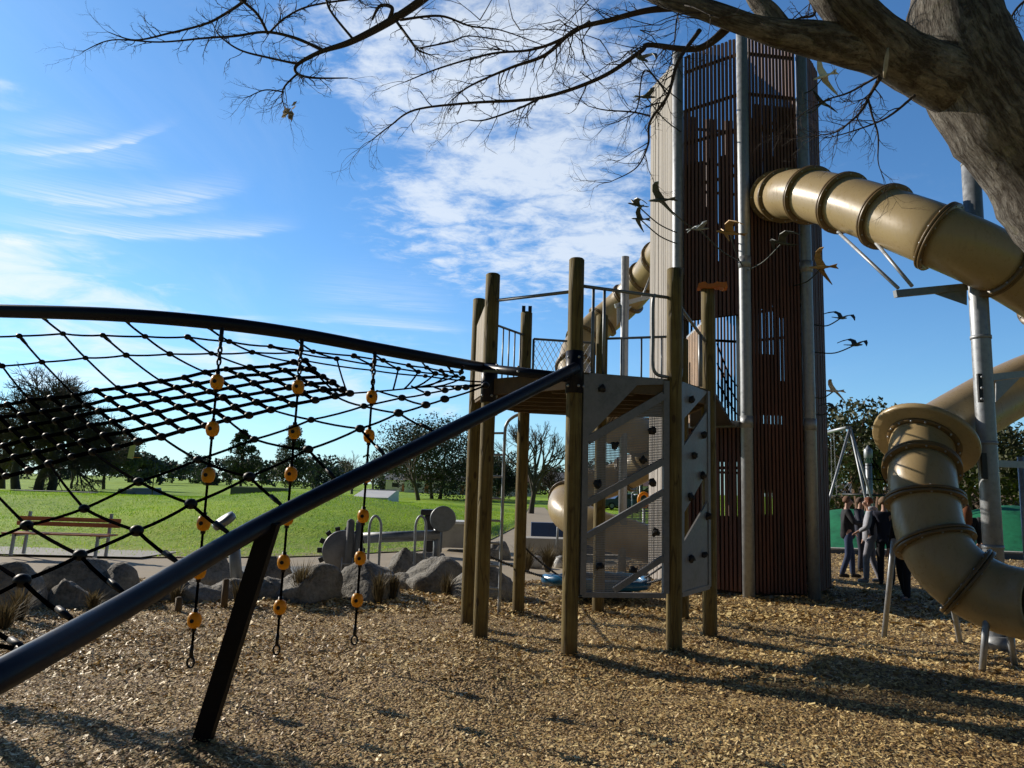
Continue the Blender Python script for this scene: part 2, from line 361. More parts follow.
# ------------------------------------------------------------------ ground materials
def grass_mat(name, far=False):
    m = bpy.data.materials.new(name); m.use_nodes = True; t = NT(m.node_tree); b = t.n['Principled BSDF']
    co = t.new('ShaderNodeTexCoord').outputs['Object']
    a, _ = t.noise(co, .16, 5, .6); c, _ = t.noise(co, 1.7, 5, .7); f, _ = t.noise(t.scale(co, (1, .35, 1)), 14, 4, .7)
    v = t.math('ADD', t.math('ADD', t.math('MULTIPLY', a, .45), t.math('MULTIPLY', c, .3)), t.math('MULTIPLY', f, .25))
    t.put(b.inputs['Base Color'], t.ramp(v, [(.34, (.070, .16, .003)), (.46, (.20, .36, .005)), (.56, (.34, .50, .010)), (.68, (.46, .50, .05))]))
    wr = t.new('ShaderNodeAttribute', attribute_name='wear'); sand = t.ramp(f, [(.3, (.20, .15, .08)), (.7, (.42, .35, .22))])
    t.put(b.inputs['Base Color'], t.mix(t.math('MULTIPLY', wr.outputs['Fac'], t.mapr(c, .38, .58, 0, 1)), b.inputs['Base Color'].links[0].from_socket, sand))
    b.inputs['Roughness'].default_value = .8; b.inputs['Specular IOR Level'].default_value = .2
    bp = t.new('ShaderNodeBump', Strength=.8, Distance=.08); t.put(bp.inputs['Height'], t.math('ADD', f, c)); t.put(b.inputs['Normal'], bp.outputs[0]); return m
MT['grass'] = grass_mat('mown_grass')
def bark_floor():
    m = bpy.data.materials.new('bark_mulch_bed'); m.use_nodes = True; t = NT(m.node_tree); b = t.n['Principled BSDF']
    co = t.new('ShaderNodeTexCoord').outputs['Object']; n, nc = t.noise(co, 9, 3, .6)
    vm = t.new('ShaderNodeVectorMath'); vm.operation = 'MULTIPLY_ADD'; t.put(vm.inputs[0], nc); vm.inputs[1].default_value = (.06, .06, 0); t.put(vm.inputs[2], co)
    vo = t.new('ShaderNodeTexVoronoi'); t.put(vo.inputs['Vector'], t.scale(vm.outputs[0], (1, .6, 1))); vo.inputs['Scale'].default_value = 44
    sp = t.new('ShaderNodeSeparateColor'); t.put(sp.inputs[0], vo.outputs['Color'])
    big, _ = t.noise(co, .5, 4, .6)
    cc = t.ramp(sp.outputs[0], [(0, (.12, .065, .024)), (.4, (.28, .18, .07)), (.75, (.42, .29, .12)), (1, (.58, .44, .22))])
    t.put(b.inputs['Base Color'], t.mix(t.mapr(big, .35, .65, .0, .35), cc, (.11, .065, .03, 1)))
    b.inputs['Roughness'].default_value = .85
    bp = t.new('ShaderNodeBump', Strength=1.0, Distance=.03); t.put(bp.inputs['Height'], t.math('ADD', sp.outputs[1], t.math('MULTIPLY', vo.outputs['Distance'], -.6))); t.put(b.inputs['Normal'], bp.outputs[0]); return m
MT['bark'] = bark_floor()
def chip_mat():
    m = bpy.data.materials.new('wood_chips'); m.use_nodes = True; t = NT(m.node_tree); b = t.n['Principled BSDF']
    at_ = t.new('ShaderNodeAttribute', attribute_name='tone'); co = t.new('ShaderNodeTexCoord').outputs['Object']
    n, _ = t.noise(co, 70, 3, .6)
    v = t.math('ADD', t.math('MULTIPLY', at_.outputs['Fac'], .85), t.math('MULTIPLY', n, .15))
    t.put(b.inputs['Base Color'], t.ramp(v, [(.05, (.15, .075, .024)), (.3, (.43, .285, .11)), (.55, (.66, .485, .22)), (.8, (.83, .65, .30)), (1, (.93, .82, .54))]))
    b.inputs['Roughness'].default_value = .5; b.inputs['Specular IOR Level'].default_value = .25; return m
MT['chip'] = chip_mat()
def path_mat():
    return mat('pale_path', (.36, .30, .215), .9, var=.14, nscale=1.2, bump=.25, bscale=40)
MT['path'] = path_mat()
# ------------------------------------------------------------------ ground sheets
def sheet(name, poly, z, m):
    b = MB(); b.add([(p[0], p[1], z) for p in poly], [tuple(range(len(poly)))]); return tag(b.build(name, m), kind='structure')
sheet('ground', [(-1600, -300), (1600, -300), (1600, 3000), (-1600, 3000)], -.10, MT['grass'])
def bedge(px):                          # front edge of the rock border, on the ground
    return gr(px, 590, 0)
BARK = [(-26, -14), (34, -14), (34, 24.5), (8.2, 24.5), (4.5, 22.5), (2.6, 17.5), (1.6, 14.6), (-.4, 13.4), (-3, 12.6), (-9, 12.2), (-26, 12.6)]
FEET = [gr(*q).xy for q in ((569, 659), (674, 655), (710, 642), (480, 641), (467, 625), (518, 613), (598, 613), (197, 745), (749, 599), (819, 592))]
def bark_h(x, y):
    pile = sum(.05 * math.exp(-(((x - q.x) ** 2 + (y - q.y) ** 2) / .05)) for q in FEET if abs(x - q.x) < .8 and abs(y - q.y) < .8)
    return pile + .055 * mnoise.noise(Vector((x * .55, y * .55, 1.3))) + .034 * mnoise.noise(Vector((x * 1.9, y * 1.9, 5.1)))
bm = bmesh.new()
xs = np.concatenate([np.linspace(-26, -9, 12), np.linspace(-8.6, 9, 130), np.linspace(9.5, 34, 14)])
ys = np.concatenate([np.linspace(-14, 2, 10), np.linspace(2.3, 15, 96), np.linspace(15.5, 24.5, 16)])
def inpoly(x, y, P):
    c = False; j = len(P) - 1
    for i in range(len(P)):
        if (P[i][1] > y) != (P[j][1] > y) and x < (P[j][0] - P[i][0]) * (y - P[i][1]) / (P[j][1] - P[i][1]) + P[i][0]: c = not c
        j = i
    return c
grid = [[bm.verts.new((x, y, bark_h(x, y) if y > 2.3 else 0)) for x in xs] for y in ys]
for j in range(len(ys) - 1):
    for i in range(len(xs) - 1):
        if inpoly((xs[i] + xs[i + 1]) / 2, (ys[j] + ys[j + 1]) / 2, BARK):
            bm.faces.new((grid[j][i], grid[j][i + 1], grid[j + 1][i + 1], grid[j + 1][i])).smooth = True
bmesh.ops.delete(bm, geom=[v for v in bm.verts if not v.link_faces], context='VERTS')
me = bpy.data.meshes.new('bark_ground'); bm.to_mesh(me); bm.free()
tag(link('bark_ground', me, MT['bark']), kind='structure')
# a sheet of paved path just beyond the boulders, a spur running off past the platform
PATH = [(-30, 12.4), (-9, 12.0), (-3, 12.4), (-.4, 13.2), (1.6, 14.4), (2.6, 17.4), (4.5, 22.4), (8, 24.5), (8, 34), (3.4, 34), (2.9, 45), (3.4, 70), (2.0, 70), (.9, 45), (.35, 33), (-.6, 24), (-2.4, 19.5), (-5, 16.9), (-9, 15.6), (-30, 15.0)]
sheet('path', PATH, -.055, MT['path'])
sheet('bench_pad', [(-13, 15.35), (-7.6, 15.75), (-7.4, 17.2), (-13, 17.0)], -.008, MT['concrete'])
sheet('play_pad', [(-5.4, 13.6), (-1.6, 14.2), (-1.4, 15.9), (-5.2, 15.1)], -.047, mat('grey_pad', (.19, .2, .2), .8, var=.15))
# ------------------------------------------------------------------ lawn with its low mound
def lawn_h(x, y):
    a = .76 * math.exp(-((y - 31) / 6.5) ** 2) if y < 31 else .60 * math.exp(-((y - 31) / 22) ** 2) + .16
    a *= 1 / (1 + math.exp((x + 2.2) / 1.3))
    a += .35 * math.exp(-((y - 30) / 4) ** 2 - ((x + 9) / 3.5) ** 2) + .55 * math.exp(-((y - 25) / 6) ** 2 - ((x + 5.5) / 4.5) ** 2) + .3 * math.exp(-((y - 22) / 3.5) ** 2 - ((x + 11) / 4) ** 2)
    e = min(1, max(0, (y - lawn_y0(x)) / 5.0)); e = e * e * (3 - 2 * e)
    return -.03 + e * (a + .09 * mnoise.noise(Vector((x * .13, y * .13, .3))) + .035 * mnoise.noise(Vector((x * .5, y * .5, 2.3))))
def lawn_y0(x): return lawn_e0(x) + .22 * mnoise.noise(Vector((x * 1.1, 3.3, 0))) + .12 * mnoise.noise(Vector((x * 3.1, 1.3, 0)))
def lawn_e0(x):
    pts = [(-60, 15.0), (-30, 15.0), (-9, 15.6), (-5, 16.9), (-2.4, 19.5), (-.6, 24), (.35, 33), (.9, 45), (2.0, 70)]
    for (a, b), (c, d) in zip(pts, pts[1:]):
        if x <= c: return b + (d - b) * (x - a) / (c - a)
    return 75
V = []; Fc = []; nx, ny = 260, 90
for i in range(nx + 1):
    x = -44 + 46 * (i / nx)
    y0 = lawn_y0(x)
    for j in range(ny + 1):
        y = y0 + (76 - y0) * (j / ny) ** 1.4; V.append((x, y, lawn_h(x, y) - (.06 if j == ny else 0)))
for i in range(nx):
    for j in range(ny):
        a = i * (ny + 1) + j; Fc.append((a, a + ny + 1, a + ny + 2, a + 1))
me = bpy.data.meshes.new('lawn'); me.from_pydata(V, [], Fc); me.polygons.foreach_set('use_smooth', [True] * len(Fc))
wa = me.attributes.new('wear', 'FLOAT', 'POINT'); wa.data.foreach_set('value', [min(1, 1.5 * math.exp(-max(0, v[1] - lawn_y0(v[0])) / (1.3 + .8 * mnoise.noise(Vector((v[0] * .4, 0, 7)))))) for v in V])
tag(link('lawn', me, MT['grass']), kind='structure')
# right-hand lawn beyond the path
sheet('far_lawn', [(4.6, 34.6), (60, 34.6), (90, 160), (5.5, 160), (4.2, 70)], -.07, MT['grass'])
# ------------------------------------------------------------------ loose stuff: chips and grass blades
def scatter(name, pos, size, tilt, aspect, tone, m, blade=False, seed=1):
    g = np.random.default_rng(seed); n = len(pos)
    yaw = g.uniform(0, 2 * np.pi, n)
    u = np.stack([np.cos(yaw), np.sin(yaw), g.normal(0, tilt, n)], 1); u /= np.linalg.norm(u, axis=1)[:, None]
    w = np.stack([-np.sin(yaw), np.cos(yaw), g.normal(0, tilt * 1.3, n)], 1); w /= np.linalg.norm(w, axis=1)[:, None]
    L = size * g.uniform(.5, 1.45, n); W = L * aspect * g.uniform(.6, 1.4, n)
    if blade:
        up = np.stack([g.normal(0, .35, n), g.normal(0, .35, n), np.ones(n)], 1)
        v = np.stack([pos - u * W[:, None] / 2, pos + u * W[:, None] / 2, pos + up * L[:, None]], 1); k = 3
    else:
        a, b = u * L[:, None] / 2, w * W[:, None] / 2; k = 4
        j = g.uniform(.55, 1.0, (n, 4))
        v = np.stack([pos - a * j[:, :1] - b * j[:, 1:2], pos + a - b * j[:, 2:3], pos + a * j[:, 3:4] + b, pos - a + b * j[:, 1:2]], 1)
    me = bpy.data.meshes.new(name); me.vertices.add(n * k); me.vertices.foreach_set('co', v.astype(np.float32).ravel())
    me.loops.add(n * k); me.loops.foreach_set('vertex_index', np.arange(n * k, dtype=np.int32))
    me.polygons.add(n); me.polygons.foreach_set('loop_start', np.arange(0, n * k, k, dtype=np.int32))
    at_ = me.attributes.new('tone', 'FLOAT', 'POINT'); at_.data.foreach_set('value', np.repeat(tone, k).astype(np.float32))
    me.update(calc_edges=True); return tag(link(name, me, m), kind='stuff')
g = np.random.default_rng(3)
P = []
for (ya, yb, dens) in ((2.9, 4.6, 3600), (4.6, 6.2, 3000), (6.2, 8.5, 2000), (8.5, 11, 1100), (11, 14, 600), (14, 22, 220)):
    x0, x1 = -.78 * yb - .8, .78 * yb + .8; n = int((yb - ya) * (x1 - x0) * dens)
    p = np.stack([g.uniform(x0, x1, n), g.uniform(ya, yb, n)], 1); P.append(p)
P = np.concatenate(P)
keep = np.array([inpoly(x, y, BARK) for x, y in P]); P = P[keep]
hh = np.array([bark_h(x, y) for x, y in P])
pz = np.column_stack([P, hh + g.uniform(.004, .026, len(P))])
patch = np.array([mnoise.noise(Vector((x * .9, y * .9, 9.0))) for x, y in P])
tone = np.clip(g.beta(1.9, 2.1, len(P)) + .26 * patch + .12 * np.array([mnoise.noise(Vector((x * 3.3, y * 3.3, 2.0))) for x, y in P]), 0, 1)
size = g.lognormal(-.08, .33, len(P)) * np.where(P[:, 1] < 6.5, .021, np.where(P[:, 1] < 10, .031, .05))
tag(scatter('wood_chips', pz, size, .36, .40, tone, MT['chip']), 'golden brown wood chips spread over the playground floor', 'wood chips')
P = g.uniform((-34, 15, 0), (1.6, 58, 0), (190000, 3))
P = P[(np.abs(P[:, 0]) < .75 * P[:, 1] + 2)]
P = P[g.random(len(P)) < np.clip(26 / P[:, 1], .25, 1)]
P = np.array([(x, y, lawn_h(x, y) - .01) for x, y, _ in P if y > lawn_y0(x) + .05])
def blade_mat():
    m = bpy.data.materials.new('grass_blades'); m.use_nodes = True; t = NT(m.node_tree); b = t.n['Principled BSDF']
    at_ = t.new('ShaderNodeAttribute', attribute_name='tone')
    c = t.ramp(at_.outputs['Fac'], [(.1, (.09, .20, .003)), (.5, (.24, .44, .006)), (.8, (.38, .55, .015)), (1, (.52, .52, .12))]); t.put(b.inputs['Base Color'], c)
    b.inputs['Roughness'].default_value = .6
    tr = t.new('ShaderNodeBsdfTranslucent'); t.put(tr.inputs['Color'], c); mx = t.new('ShaderNodeMixShader'); mx.inputs[0].default_value = .45
    t.l.new(b.outputs[0], mx.inputs[1]); t.l.new(tr.outputs[0], mx.inputs[2]); t.l.new(mx.outputs[0], t.n['Material Output'].inputs[0]); return m
dry = np.array([.35 * (mnoise.noise(Vector((x * .25, y * .25, 4))) + .9 * math.exp(-(y - lawn_y0(x)) / 1.6)) for x, y, _ in P])
tag(scatter('grass', P, np.full(len(P), .055), 0, .28, np.clip(g.beta(2, 2.4, len(P)) + dry, 0, 1), blade_mat(), True), 'short green winter grass covering the mounded lawn', 'grass')
# ------------------------------------------------------------------ boulders
def boulder(px, pyb, w, h, label, seed, sq=.8):
    p = gr(px, pyb, -.02); W = w * 1.14 * p.y / F; H = h * 1.1 * p.y / F
    bm = bmesh.new(); bmesh.ops.create_icosphere(bm, subdivisions=4, radius=1)
    r2 = random.Random(seed); o = Vector((r2.uniform(0, 90), r2.uniform(0, 90), 0))
    cuts = [(Vector((r2.uniform(-1, 1), r2.uniform(-1, 1), r2.uniform(-.2, 1))).normalized(), r2.uniform(.62, .9)) for _ in range(9)]
    for v in bm.verts:
        d = v.co.normalized(); k = 1.0
        for nn, dist in cuts:
            c = d.dot(nn)
            if c > .05: k = min(k, dist / c)
        k *= 1 + .13 * mnoise.noise(d * 1.6 + o) + .05 * mnoise.noise(d * 5 + o) + .03 * mnoise.noise(d * 13 + o) + .015 * mnoise.noise(d * 30 + o)
        v.co = Vector((d.x * k * W * .56, d.y * k * W * sq * .56, max(-.12, d.z * k * H * 1.02 + H * .02)))
    me = bpy.data.meshes.new('boulder'); bm.to_mesh(me); bm.free(); me.polygons.foreach_set('use_smooth', [True] * len(me.polygons))
    return tag(link('boulder', me, MT['rock'], None, (p.x, p.y, p.z)), label, 'boulder', 'boulders edging the bark playground')
for i, b in enumerate([
    (14, 606, 66, 42, 'dark boulder at the far left edge of the rock border'),
    (76, 597, 76, 38, 'large pale boulder with a flat top below the orange bench'),
    (70, 607, 32, 26, 'narrow upright sunlit boulder in front of the large pale one'),
    (113, 598, 40, 30, 'rounded boulder just right of the large pale one under the bench'),
    (140, 606, 26, 16, 'low boulder beside the rounded one under the net beam'),
    (172, 600, 42, 20, 'low flat boulder behind the leftmost bead rope'),
    (209, 587, 56, 30, 'dark hunched boulder left of the grey tilted post'),
    (192, 600, 50, 18, 'flat grey boulder in front of the dark hunched one'),
    (230, 598, 50, 17, 'long low boulder at the foot of the grey tilted post'),
    (272, 584, 38, 27, 'dark boulder behind the slanted navy net leg'),
    (272, 598, 32, 19, 'small boulder between the net leg and the middle bead rope'),
    (311, 600, 58, 30, 'broad dark boulder right of the middle bead rope'),
    (369, 598, 62, 34, 'pale sided boulder below the drum wheel'),
    (405, 574, 38, 24, 'rounded boulder behind, under the horizontal play beam'),
    (404, 589, 42, 15, 'low stone slab between two larger boulders'),
    (438, 590, 68, 32, 'long pale boulder at the right below the disc post'),
    (487, 598, 54, 30, 'dark boulder partly behind the left platform posts'),
    (497, 557, 22, 15, 'small rounded boulder on the path behind the ladder'),
    (432, 562, 22, 12, 'small round boulder close behind the play beam'),
    ]): boulder(*b, seed=i * 7 + 3)
# ------------------------------------------------------------------ sedge tufts
def tuft(p, n, h, spread, label, seed):
    r2 = random.Random(seed); b = MB(); p = Vector(p)
    for _ in range(n):
        a = r2.uniform(0, 6.283); l = h * r2.uniform(.55, 1.1); s = spread * r2.uniform(.2, 1)
        d = Vector((math.cos(a), math.sin(a), 0)); w = Vector((-d.y, d.x, 0)) * .006
        q = p + d * .05 * r2.random(); m1 = q + d * s * .35 + Vector((0, 0, l * .6)); e = q + d * s + Vector((0, 0, l * r2.uniform(.75, 1)))
        b.add([q - w, q + w, m1 + w, m1 - w, e], [(0, 1, 2, 3), (3, 2, 4)])
    return tag(b.build('sedge_tuft', MT['tuft'], None, tuple(p)), label, 'grass tuft', 'dry sedge tufts among the boulders')
for i, (px, py, n, h, s, lb) in enumerate([
    (300, 602, 170, .62, .3, 'tall dry sedge tuft left of the broad dark boulder'), (378, 603, 130, .5, .25, 'dry sedge tuft in front of the pale sided boulder'),
    (446, 597, 90, .42, .2, 'small sedge tuft in front of the long pale boulder'), (238, 605, 80, .4, .2, 'sparse sedge tuft by the grey tilted post'),
    (392, 600, 110, .48, .22, 'sedge tuft between the pale sided and the long pale boulder'), (18, 622, 150, .45, .25, 'sedge tuft in front of the dark left edge boulder'), (92, 612, 110, .3, .2, 'short sedge tuft in front of the narrow sunlit boulder'),
    (4, 632, 120, .4, .25, 'sedge tuft cut by the left edge of the picture'), (148, 606, 90, .34, .2, 'short sedge tuft under the sloping navy beam'), (176, 604, 70, .35, .2, 'thin sedge tuft beside the low flat boulder')]):
    tuft(gr(px, py, -.02), n, h, s, lb, 50 + i)
p0 = gr(548, 573, -.04)
for i, (dx, dy, lb) in enumerate([(-.45, 0, 'brown sedge clump left in the planter behind the blue seat'), (0, .1, 'tall brown sedge clump in the middle of the planter'), (.42, .05, 'brown sedge clump right in the planter behind the blue seat')]):
    tag(tuft(p0 + Vector((dx, dy, 0)), 260, .62, .45, lb, 80 + i), group='brown sedge clumps in the planter')
# ------------------------------------------------------------------ timber platform
POST = {}
for k, px, py, top in (('A', 569, 659, 260), ('C', 674, 655, 270), ('G', 710, 642, 290), ('B', 480, 641, 275), ('b', 467, 625, 300), ('D', 518, 613, 313), ('E', 598, 613, 316)):
    p = gr(px, py); e = proj((p.x, p.y, 2.5))
    POST[k] = (p.x, p.y, at(e[0], top, p.y).z)
POST['H'] = (POST['G'][0] + .02, POST['E'][1] - .35, 3.75)
DZ = 2.86
pc = Vector((sum(POST[k][0] for k in POST) / 8, sum(POST[k][1] for k in POST) / 8, 0))
plat = thing('play_platform', pc, 'octagonal timber post platform with grey climbing panels standing before the slatted tower', 'play platform')
def P2(k, z=0.0): return Vector((POST[k][0], POST[k][1], z))
RP = .082
for k in 'ACGBbDEH':
    x, y, zt = POST[k]; b = MB(); o = Vector((k.encode()[0] * 1.7, 3.1, 0))
    pts = [(x, y, -.25 + (zt + .25) * i / 14) for i in range(15)]
    b.tube(pts, RP, 18, wob=lambda p, a, L, o=o: 1 + .03 * mnoise.noise(Vector((math.cos(a), math.sin(a), L * .6)) + o))
    b.lathe((x, y, zt), [(RP * 1.0, -.005), (RP * .86, .012), (.01, .02)], 18)
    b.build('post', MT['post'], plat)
order = 'ACGHEDbB'
ring = [P2(k, DZ) for k in order]
b = MB()
def inset(k, d):
    v = P2(k) - Vector((pc.x, pc.y, 0)); return P2(k) - v.normalized() * d
top = [inset(k, .02) + Vector((0, 0, DZ - .06)) for k in order]
b.prism(list(reversed([p.copy() for p in top])), (0, 0, .06))
for i in range(7):                       # joists below the boards
    y = 7.4 + i * .42
    xsn = []
    for a, c in zip(top, top[1:] + top[:1]):
        if (a.y - y) * (c.y - y) < 0: xsn.append(a.x + (c.x - a.x) * (y - a.y) / (c.y - a.y))
    if len(xsn) >= 2: b.bar((min(xsn) + .03, y, DZ - .13), (max(xsn) - .03, y, DZ - .13), .05, .135)
b.build('deck', MT['deck_wood'], plat)
b = MB()
for a, c in zip(order, order[1:] + order[:1]):
    p, q = inset(a, 0), inset(c, 0); d = (q - p).normalized()
    b.bar(p + d * .085 + Vector((0, 0, DZ - .085)), q - d * .085 + Vector((0, 0, DZ - .085)), .045, .18)
b.build('deck_edge_beam', MT['deck_wood'], plat)
def onside(a, c, s, z, out=0.0):
    p, q = P2(a), P2(c); n = Vector(((q - p).y, -(q - p).x, 0)).normalized()
    return p.lerp(q, s) + n * out + Vector((0, 0, z))
# rails
def rail_px(a, c, pl):                   # points in the vertical plane through two posts, read off the photograph
    out = []
    p, q = P2(a), P2(c); n = Vector(((q - p).y, -(q - p).x, 0)).normalized()
    for px, py in pl:
        d = ray(px, py); t = (p - CAMP).dot(n) / d.dot(n); out.append(CAMP + d * t)
    return out
b = MB(); pts = rail_px('B', 'A', [(492, 301), (577, 291)]); b.tube(pts, .019, 8); b.build('top_rail', MT['steel_dull'], plat)
b = MB()
zr = rail_px('A', 'C', [(600, 288)])[0].z
b.tube([onside('A', 'C', 0, zr), onside('A', 'C', 1, zr - .02)], .019, 8)
for s in (.17, .28): b.tube([onside('A', 'C', s, zr), onside('A', 'C', s, DZ)], .016, 8)
b.tube(catmull([onside('A', 'C', .80, zr), onside('A', 'C', .775, zr - .1), onside('A', 'C', .775, zr - .5), onside('A', 'C', .775, DZ + .16), onside('A', 'C', .81, DZ + .06), onside('A', 'C', .88, DZ + .035), onside('A', 'C', .97, DZ + .03)], 5), .019, 8)
b.build('guard_rail', MT['steel_dull'], plat)
b = MB()
b.tube(catmull([onside('C', 'G', .08, zr - .03), onside('C', 'G', .16, zr - .08), onside('C', 'G', .9, zr - .35)], 4), .019, 8)
b.tube([onside('C', 'G', .2, zr - .1), onside('C', 'G', .2, DZ + .15)], .019, 8); b.tube(catmull([onside('C', 'G', .2, DZ + .16), onside('C', 'G', .17, DZ + .06), onside('C', 'G', .05, DZ + .04)], 4), .019, 8)
b.tube([onside('C', 'G', .75, zr - .3), onside('C', 'G', .75, DZ + .02)], .026, 8)
b.build('guard_rail', MT['steel_dull'], plat)
b = MB()
zz = rail_px('b', 'D', [(510, 330)])[0].z
b.tube([onside('b', 'D', 0, zz), onside('b', 'D', 1, zz)], .017, 8)
for i in range(1, 8): b.tube([onside('b', 'D', i / 8, zz), onside('b', 'D', i / 8, DZ)], .012, 6)
b.build('guard_rail', MT['steel_dull'], plat)
b = MB(); zm = rail_px('D', 'E', [(550, 340)])[0].z
for s0, s1, z0, z1 in ((.1, .9, zm, zm), (.1, .9, DZ + .06, DZ + .06), (.1, .1, DZ + .06, zm), (.9, .9, DZ + .06, zm)):
    b.tube([onside('D', 'E', s0, z0), onside('D', 'E', s1, z1)], .017, 8)
fr = b.build('mesh_barrier', MT['steel_dull'], plat)
b = MB(); n = 14
for i in range(-6, n):
    for sg in (1, -1):
        s0, s1 = (i / n, (i + 6) / n); z0, z1 = (DZ + .06, zm) if sg > 0 else (zm, DZ + .06)
        if s0 < .1: z0 += (z1 - z0) * (.1 - s0) / (s1 - s0); s0 = .1
        if s1 > .9: z1 = z0 + (z1 - z0) * (.9 - s0) / (s1 - s0); s1 = .9
        if s1 > s0 + .01: b.tube([onside('D', 'E', s0, z0), onside('D', 'E', s1, z1)], .0035, 4, cap=False)
b.build('chain_mesh', MT['steel'], fr)
b = MB()
for s in (.25, .5, .75): b.tube([onside('E', 'H', s, DZ + .95), onside('E', 'H', s, DZ)], .014, 6)
b.tube([onside('E', 'H', 0, DZ + .95), onside('E', 'H', 1, DZ + .95)], .018, 8); b.build('guard_rail', MT['steel_dull'], plat)
# timber infill board beside the front left post
b = MB(); zt = rail_px('b', 'B', [(486, 306)])[0].z
for i in range(4):
    a, c = onside('b', 'B', .14 + i * .185, 0, .02), onside('b', 'B', .14 + i * .185 + .175, 0, .02)
    b.prism([a + Vector((0, 0, DZ - .14)), c + Vector((0, 0, DZ - .14)), c + Vector((0, 0, zt - .12 + .04 * i)), a + Vector((0, 0, zt - .16 + .04 * i))], (-.02, .015, 0))
b.build('side_board', mat('pale_board', (.36, .30, .22), .7, var=.25, nscale=5, stretch=(3, 3, .3)), plat)
# collars, brackets
for k, z in (('A', DZ + .02), ('B', DZ - .02)):
    b = MB(); b.cyl(P2(k, z - .24), P2(k, z + .2), RP + .012, n=18)
    for dz in (-.17, .13):
        for a in (-2.4, -1.2, -.4): b.ball(P2(k, z + dz) + Vector((math.cos(a), math.sin(a), 0)) * (RP + .014), .016, 5, 1)
    b.build('beam_collar', [MT['navy'], MT['steel']], plat)
gx, gy, gz = POST['G']; b = MB()
pr = [(-.21, 0), (-.19, .07), (-.1, .09), (-.06, .055), (.02, .06), (.06, .085), (.14, .07), (.2, .075), (.215, .0), (.16, -.015), (.1, .012), (-.05, -.01), (-.15, .01)]
b.prism([Vector((gx + .02 + u * .8, gy - .12 - u * .2, gz + .0 + v * .85)) for u, v in pr], (.03, .15, 0)); b.build('orange_cap', MT['orange'], plat)
b = MB()
for s in (-1, 1): b.box((POST['D'][0] + s * .045, POST['D'][1] - .02, POST['D'][2] + .05), (.05, .09, .08))
b.build('post_bracket', MT['black'], plat)
# ladder hanging from the left side of the deck
lp = gr(499, 612); l2 = gr(481, 604)
b = MB(); d = Vector((.28, 0, 0))
def lad(o):
    q = Vector((lp.x, lp.y, 0)) + o; e = at(508, 398, lp.y) ; e = Vector((lp.x + .0, lp.y, 0)) + o
    return [e + Vector((0, 0, -.1)), e + Vector((0, 0, 1.2)), e + Vector((0, 0, 2.3)), e + Vector((0.02, 0, 2.52)), e + Vector((.1, .0, 2.62)), e + Vector((.22, -.02, 2.68))]
for o in (Vector((0, 0, 0)), Vector((-.34, .17, 0))): b.tube(catmull(lad(o), 4), .022, 8)
la = b.build('ladder', MT['steel'], plat)
for i in range(8): b = MB(); b.tube([Vector((lp.x, lp.y, .3 + i * .3)), Vector((lp.x - .34, lp.y + .17, .3 + i * .3))], .016, 8); b.build('rung', MT['steel'], la)
# ---- climbing panels
def perf():
    m = bpy.data.materials.new('perforated_grey'); m.use_nodes = True; t = NT(m.node_tree); bs = t.n['Principled BSDF']
    co = t.new('ShaderNodeTexCoord').outputs['UV']; s = t.new('ShaderNodeSeparateXYZ'); t.l.new(co, s.inputs[0])
    def cell(v): return t.math('SUBTRACT', t.math('FRACT', t.math('MULTIPLY', v, 58.0)), .5)
    u, v = cell(s.outputs[0]), cell(s.outputs[1])
    hole = t.math('LESS_THAN', t.math('ADD', t.math('MULTIPLY', u, u), t.math('MULTIPLY', v, v)), .30 ** 2)
    n, _ = t.noise(t.new('ShaderNodeTexCoord').outputs['Object'], 5, 4, .6)
    t.put(bs.inputs['Base Color'], t.ramp(n, [(.3, (.21, .21, .215)), (.7, (.30, .30, .305))])); bs.inputs['Roughness'].default_value = .5
    tr = t.new('ShaderNodeBsdfTransparent'); mx = t.new('ShaderNodeMixShader'); t.put(mx.inputs[0], hole)
    t.l.new(bs.outputs[0], mx.inputs[1]); t.l.new(tr.outputs[0], mx.inputs[2]); t.l.new(mx.outputs[0], t.n['Material Output'].inputs[0]); return m
MT['perf'] = perf()
def panel(a, c, solids, bars, meshes, holds, out=.03, label=None):
    p, q = P2(a), P2(c); W = (q - p).length; d = (q - p) / W; n = Vector((d.y, -d.x, 0)); s0 = (RP + .005) / W
    S = lambda s, z, o=0.0: p.lerp(q, s0 + s * (1 - 2 * s0)) + n * (out + o) + Vector((0, 0, z))
    b = MB()
    for s in (.03, .97): b.bar(S(s, .62), S(s, DZ - .02), .065, .045, up=n)
    for s1, z1, s2, z2, w in bars: b.bar(S(s1, z1, .004), S(s2, z2, .004), .036, w, up=Vector((0, 0, 1)))
    for poly in solids: b.prism([S(s, z, -.008) for s, z in poly], n * .02)
    fr = b.build('climbing_panel', MT['grey_panel'], plat, label=label)
    b = MB()
    for poly in meshes: b.add([S(s, z, -.012) for s, z in poly], [tuple(range(len(poly)))], 0, False, [(s * W, z) for s, z in poly])
    if meshes: b.build('perforated_sheet', MT['perf'], fr)
    for i, (s, z) in enumerate(holds):
        b = MB(); r2 = random.Random(i); c0 = S(s, z, .035)
        b.lathe(c0 - n * .03, [(.036, 0), (.042, .016), (.033, .042), (.014, .055)], 9, n)
        k = len(b.v); b.v = [tuple(Vector(v) + Vector((r2.uniform(-.012, .012), r2.uniform(-.01, .01), r2.uniform(-.018, .018)))) for v in b.v]
        b.build('hand_hold', MT['hold'], fr)
